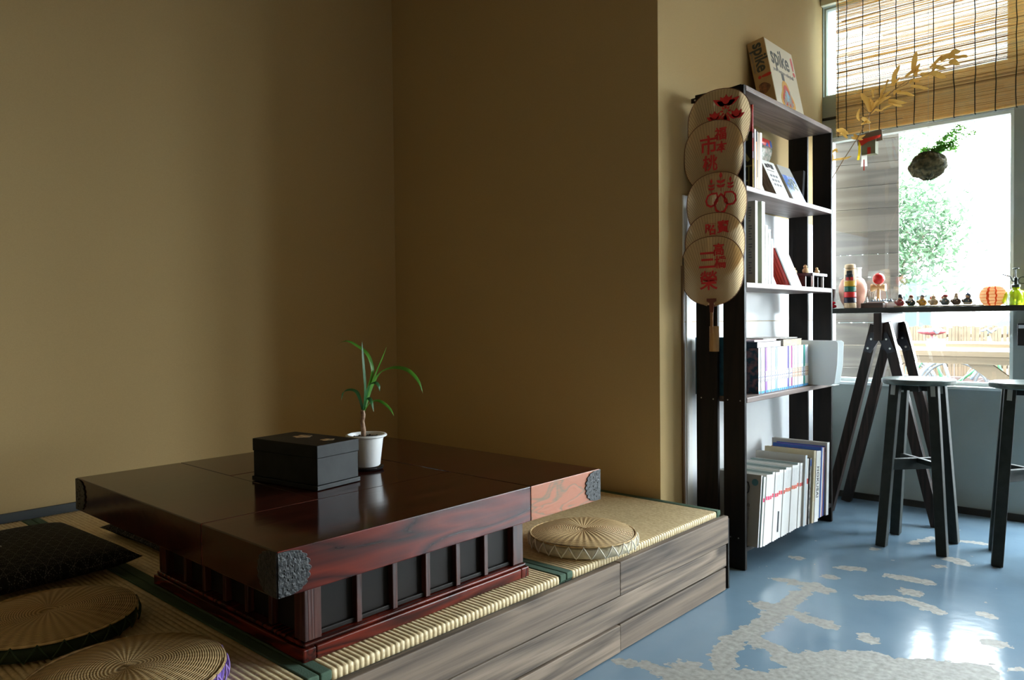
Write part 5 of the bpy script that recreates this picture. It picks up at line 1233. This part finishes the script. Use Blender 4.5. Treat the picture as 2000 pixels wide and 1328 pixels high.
def bicycle(x, y, rz, col, lab, s=1.0):
    t = thing('bicycle', lab, 'bicycle', (x, y, GZ+.001), R(rz), group='bicycles parked outside')
    bmx = M('bike_grey', (.14, .17, .2), rough=.4, metal=.3)
    for cx_ in (-.52, .52):
        w_ = MB(); w_.tube([(cx_+.32*math.cos(a*PI/20), 0, .335+.32*math.sin(a*PI/20)) for a in range(40)], .015, 6, closed=True).build('tyre', M('tyre_rubber', (.05, .055, .06), rough=.8), t, smooth='all')
        sp_ = MB()
        for a in range(12): sp_.tube([(cx_, 0, .335), (cx_+.31*math.cos(a*PI/6), 0, .335+.31*math.sin(a*PI/6))], .0018, 4)
        sp_.build('spokes', bmx, t)
        MB().tube([(cx_+.36*math.cos(a*PI/20), 0, .335+.36*math.sin(a*PI/20)) for a in range(2, 19)], .020, 6, flat=1).build('mudguard', bmx, t, smooth='all')
    f_ = MB(); A, B, C_, D_ = (-.52, 0, .335), (-.08, 0, .30), (-.20, 0, .78), (.36, 0, .82)
    for a, b in ((A, B), (B, C_), (A, C_), (B, (.38, 0, .70)), (C_, (.36, 0, .78)), ((.52, 0, .335), (.34, 0, .92))): f_.tube([a, b], .016, 8)
    f_.build('frame', M('frame_'+lab[:8], col, rough=.35), t, smooth='all')
    MB().tube([(.34, -.27, .98), (.36, -.20, 1.0), (.36, 0, .96), (.36, .20, 1.0), (.34, .27, .98)], .012, 6).build('handlebar', bmx, t, smooth='all')
    MB().ball((-.22, 0, .97),   .10 if 'red' in lab else .08, 12, sx=1.5, sy=.7, sz=.4).tube([(-.2, 0, .78), (-.22, 0, .96)], .014, 6).build('saddle', M('saddle_'+lab[:8], (.17, .03, .035) if 'red' in lab else (.05, .05, .05), rough=.5), t, smooth='all')
    MB().tube([(-.08, -.1, .30), (-.08, .1, .30)], .012, 6).lathe([(.085, 0), (.085, .006), (.01, .006)], 20, T=Matrix.Translation((-.08, -.03, .30)) @ Matrix.Rotation(PI/2, 4, 'X')).build('crank', bmx, t)
    return t
bicycle(-2.40, 9.0, 2, (.12, .2, .3), 'grey-blue bicycle with an arched mudguard beside the reed fence outside')
bicycle(-1.98, 9.45, -3, (.03, .12, .05), 'bicycle with a broad red saddle right against the fence outside')
# car, pole, sign, pale buildings, tree
carm = M('blue_grey_car', (.025, .035, .05), rough=.3)
car = thing('car', 'blue-grey car parked far away across the street', 'car', (-5.9, 45, GZ), R(4), None)
MB().prism([(-2.1, .25), (-2.15, .7), (-1.5, .85), (-.9, 1.38), (.7, 1.42), (1.4, .92), (2.1, .82), (2.15, .3)], -.8, .8).build('body', carm, car, bevel=.06)
MB().prism([(-1.25, .88), (-.85, 1.3), (.62, 1.33), (1.2, .92)], -.815, .815).build('windows', M('car_glass', (.08, .12, .18), rough=.1), car)
for x_ in (-1.35, 1.35):
    for s_ in (-1, 1): MB().lathe([(.31, 0), (.31, .2), (.1, .2)], 24, T=Matrix.Translation((x_, s_*.72+.1, .312)) @ Matrix.Rotation(PI/2, 4, 'X')).build('wheel', M('tyre_rubber', (.05, .055, .06)), car)
pm = M('pale_pole', (.11, .12, .13), rough=.5)
po = tag(MB().lathe([(.03, 0), (.025, 1.9)], 12).tube([(0, 0, 1.86), (.3, 0, 1.86)], .015, 8).build('street_pole', pm, smooth=True), 'pale slim pole standing out in the street', 'pole'); po.location = (-2.83, 15, GZ)
sg = thing('street_sign', 'small grey rectangular sign panel on a post far outside', 'sign', (-2.99, 15, GZ)); MB().box((-.07, -.02, 1.62), (.07, .02, 1.92)).build('panel', M('sign_grey', (.09, .10, .12), rough=.5), sg); MB().tube([(0, .03, 0), (0, .03, 1.9)], .008, 8).build('post', pm, sg)
bwm = M('pale_building_wall', (.80, .80, .78), rough=.8)
tf = thing('board_fence', 'pale teal board fence behind the tree outside', 'fence', (-7.0, 13, GZ))
tlm = M('pale_teal_board', (.05, .08, .08), rough=.7)
mb = MB()
for k in range(20): mb.box((k*.2, 0, 0), (k*.2+.17, .02, 1.75))
mb.build('boards', tlm, tf)
for z_ in (.4, 1.4): MB().box((0, .022, z_), (4.0, .05, z_+.07)).build('rail', tlm, tf)
lfm = thin('outdoor_leaf', (.05, .10, .052), .45, .5, c2=(.085, .14, .075), scale=3)
def tree(x, y, zc, rx_, ry_, rz_, n, lab, seed=3, lf=.058):
    rnd = random.Random(seed); t = thing('tree', lab, 'tree', (x, y, GZ))
    MB().tube([(0, 0, 0), (.05, 0, zc*.5), (-.05, 0, zc)], [.09, .07, .04], 10).build('trunk', M('tree_bark', (.25, .2, .15), rough=.9), t, smooth='all')
    mb = MB(); cl = []
    for k in range(26):
        a = rnd.uniform(0, 2*PI); r_ = rnd.random()**.5; cl.append((rx_*r_*math.cos(a), ry_*r_*math.sin(a), zc+rz_*rnd.uniform(-1, 1)*(1-.5*r_)))
    br_ = MB()
    for c in cl[:14]: br_.tube([(0, 0, zc*.6), (c[0]*.5, c[1]*.5, (zc*.6+c[2])/2+.1), c], [.03, .02, .008], 6)
    br_.build('branches', M('tree_bark', (.25, .2, .15)), t)
    for k in range(n):
        c = cl[rnd.randrange(len(cl))]; p_ = Vector((c[0]+rnd.gauss(0, .22), c[1]+rnd.gauss(0, .22), c[2]+rnd.gauss(0, .2)))
        nn = Vector((rnd.uniform(-1, 1), rnd.uniform(-1, .3), rnd.uniform(.1, 1))).normalized(); u_ = nn.cross(Vector((rnd.uniform(-1, 1), 1, .2))).normalized(); v_ = nn.cross(u_); s_ = lf*rnd.uniform(.6, 1.2)
        mb.add([p_-u_*s_, p_+v_*s_*.35, p_+u_*s_, p_-v_*s_*.35], [(0, 1, 2, 3)])
    mb.build('foliage', lfm, t)
tree(-3.25, 11.4, 2.35, .75, .6, .85, 8000, 'leafy green tree outside the left half of the window')
tree(-4.0, 14.5, 4.2, .8, .5, .4, 900, 'sparse bamboo-like greenery above the leafy tree outside', seed=9, lf=.07)
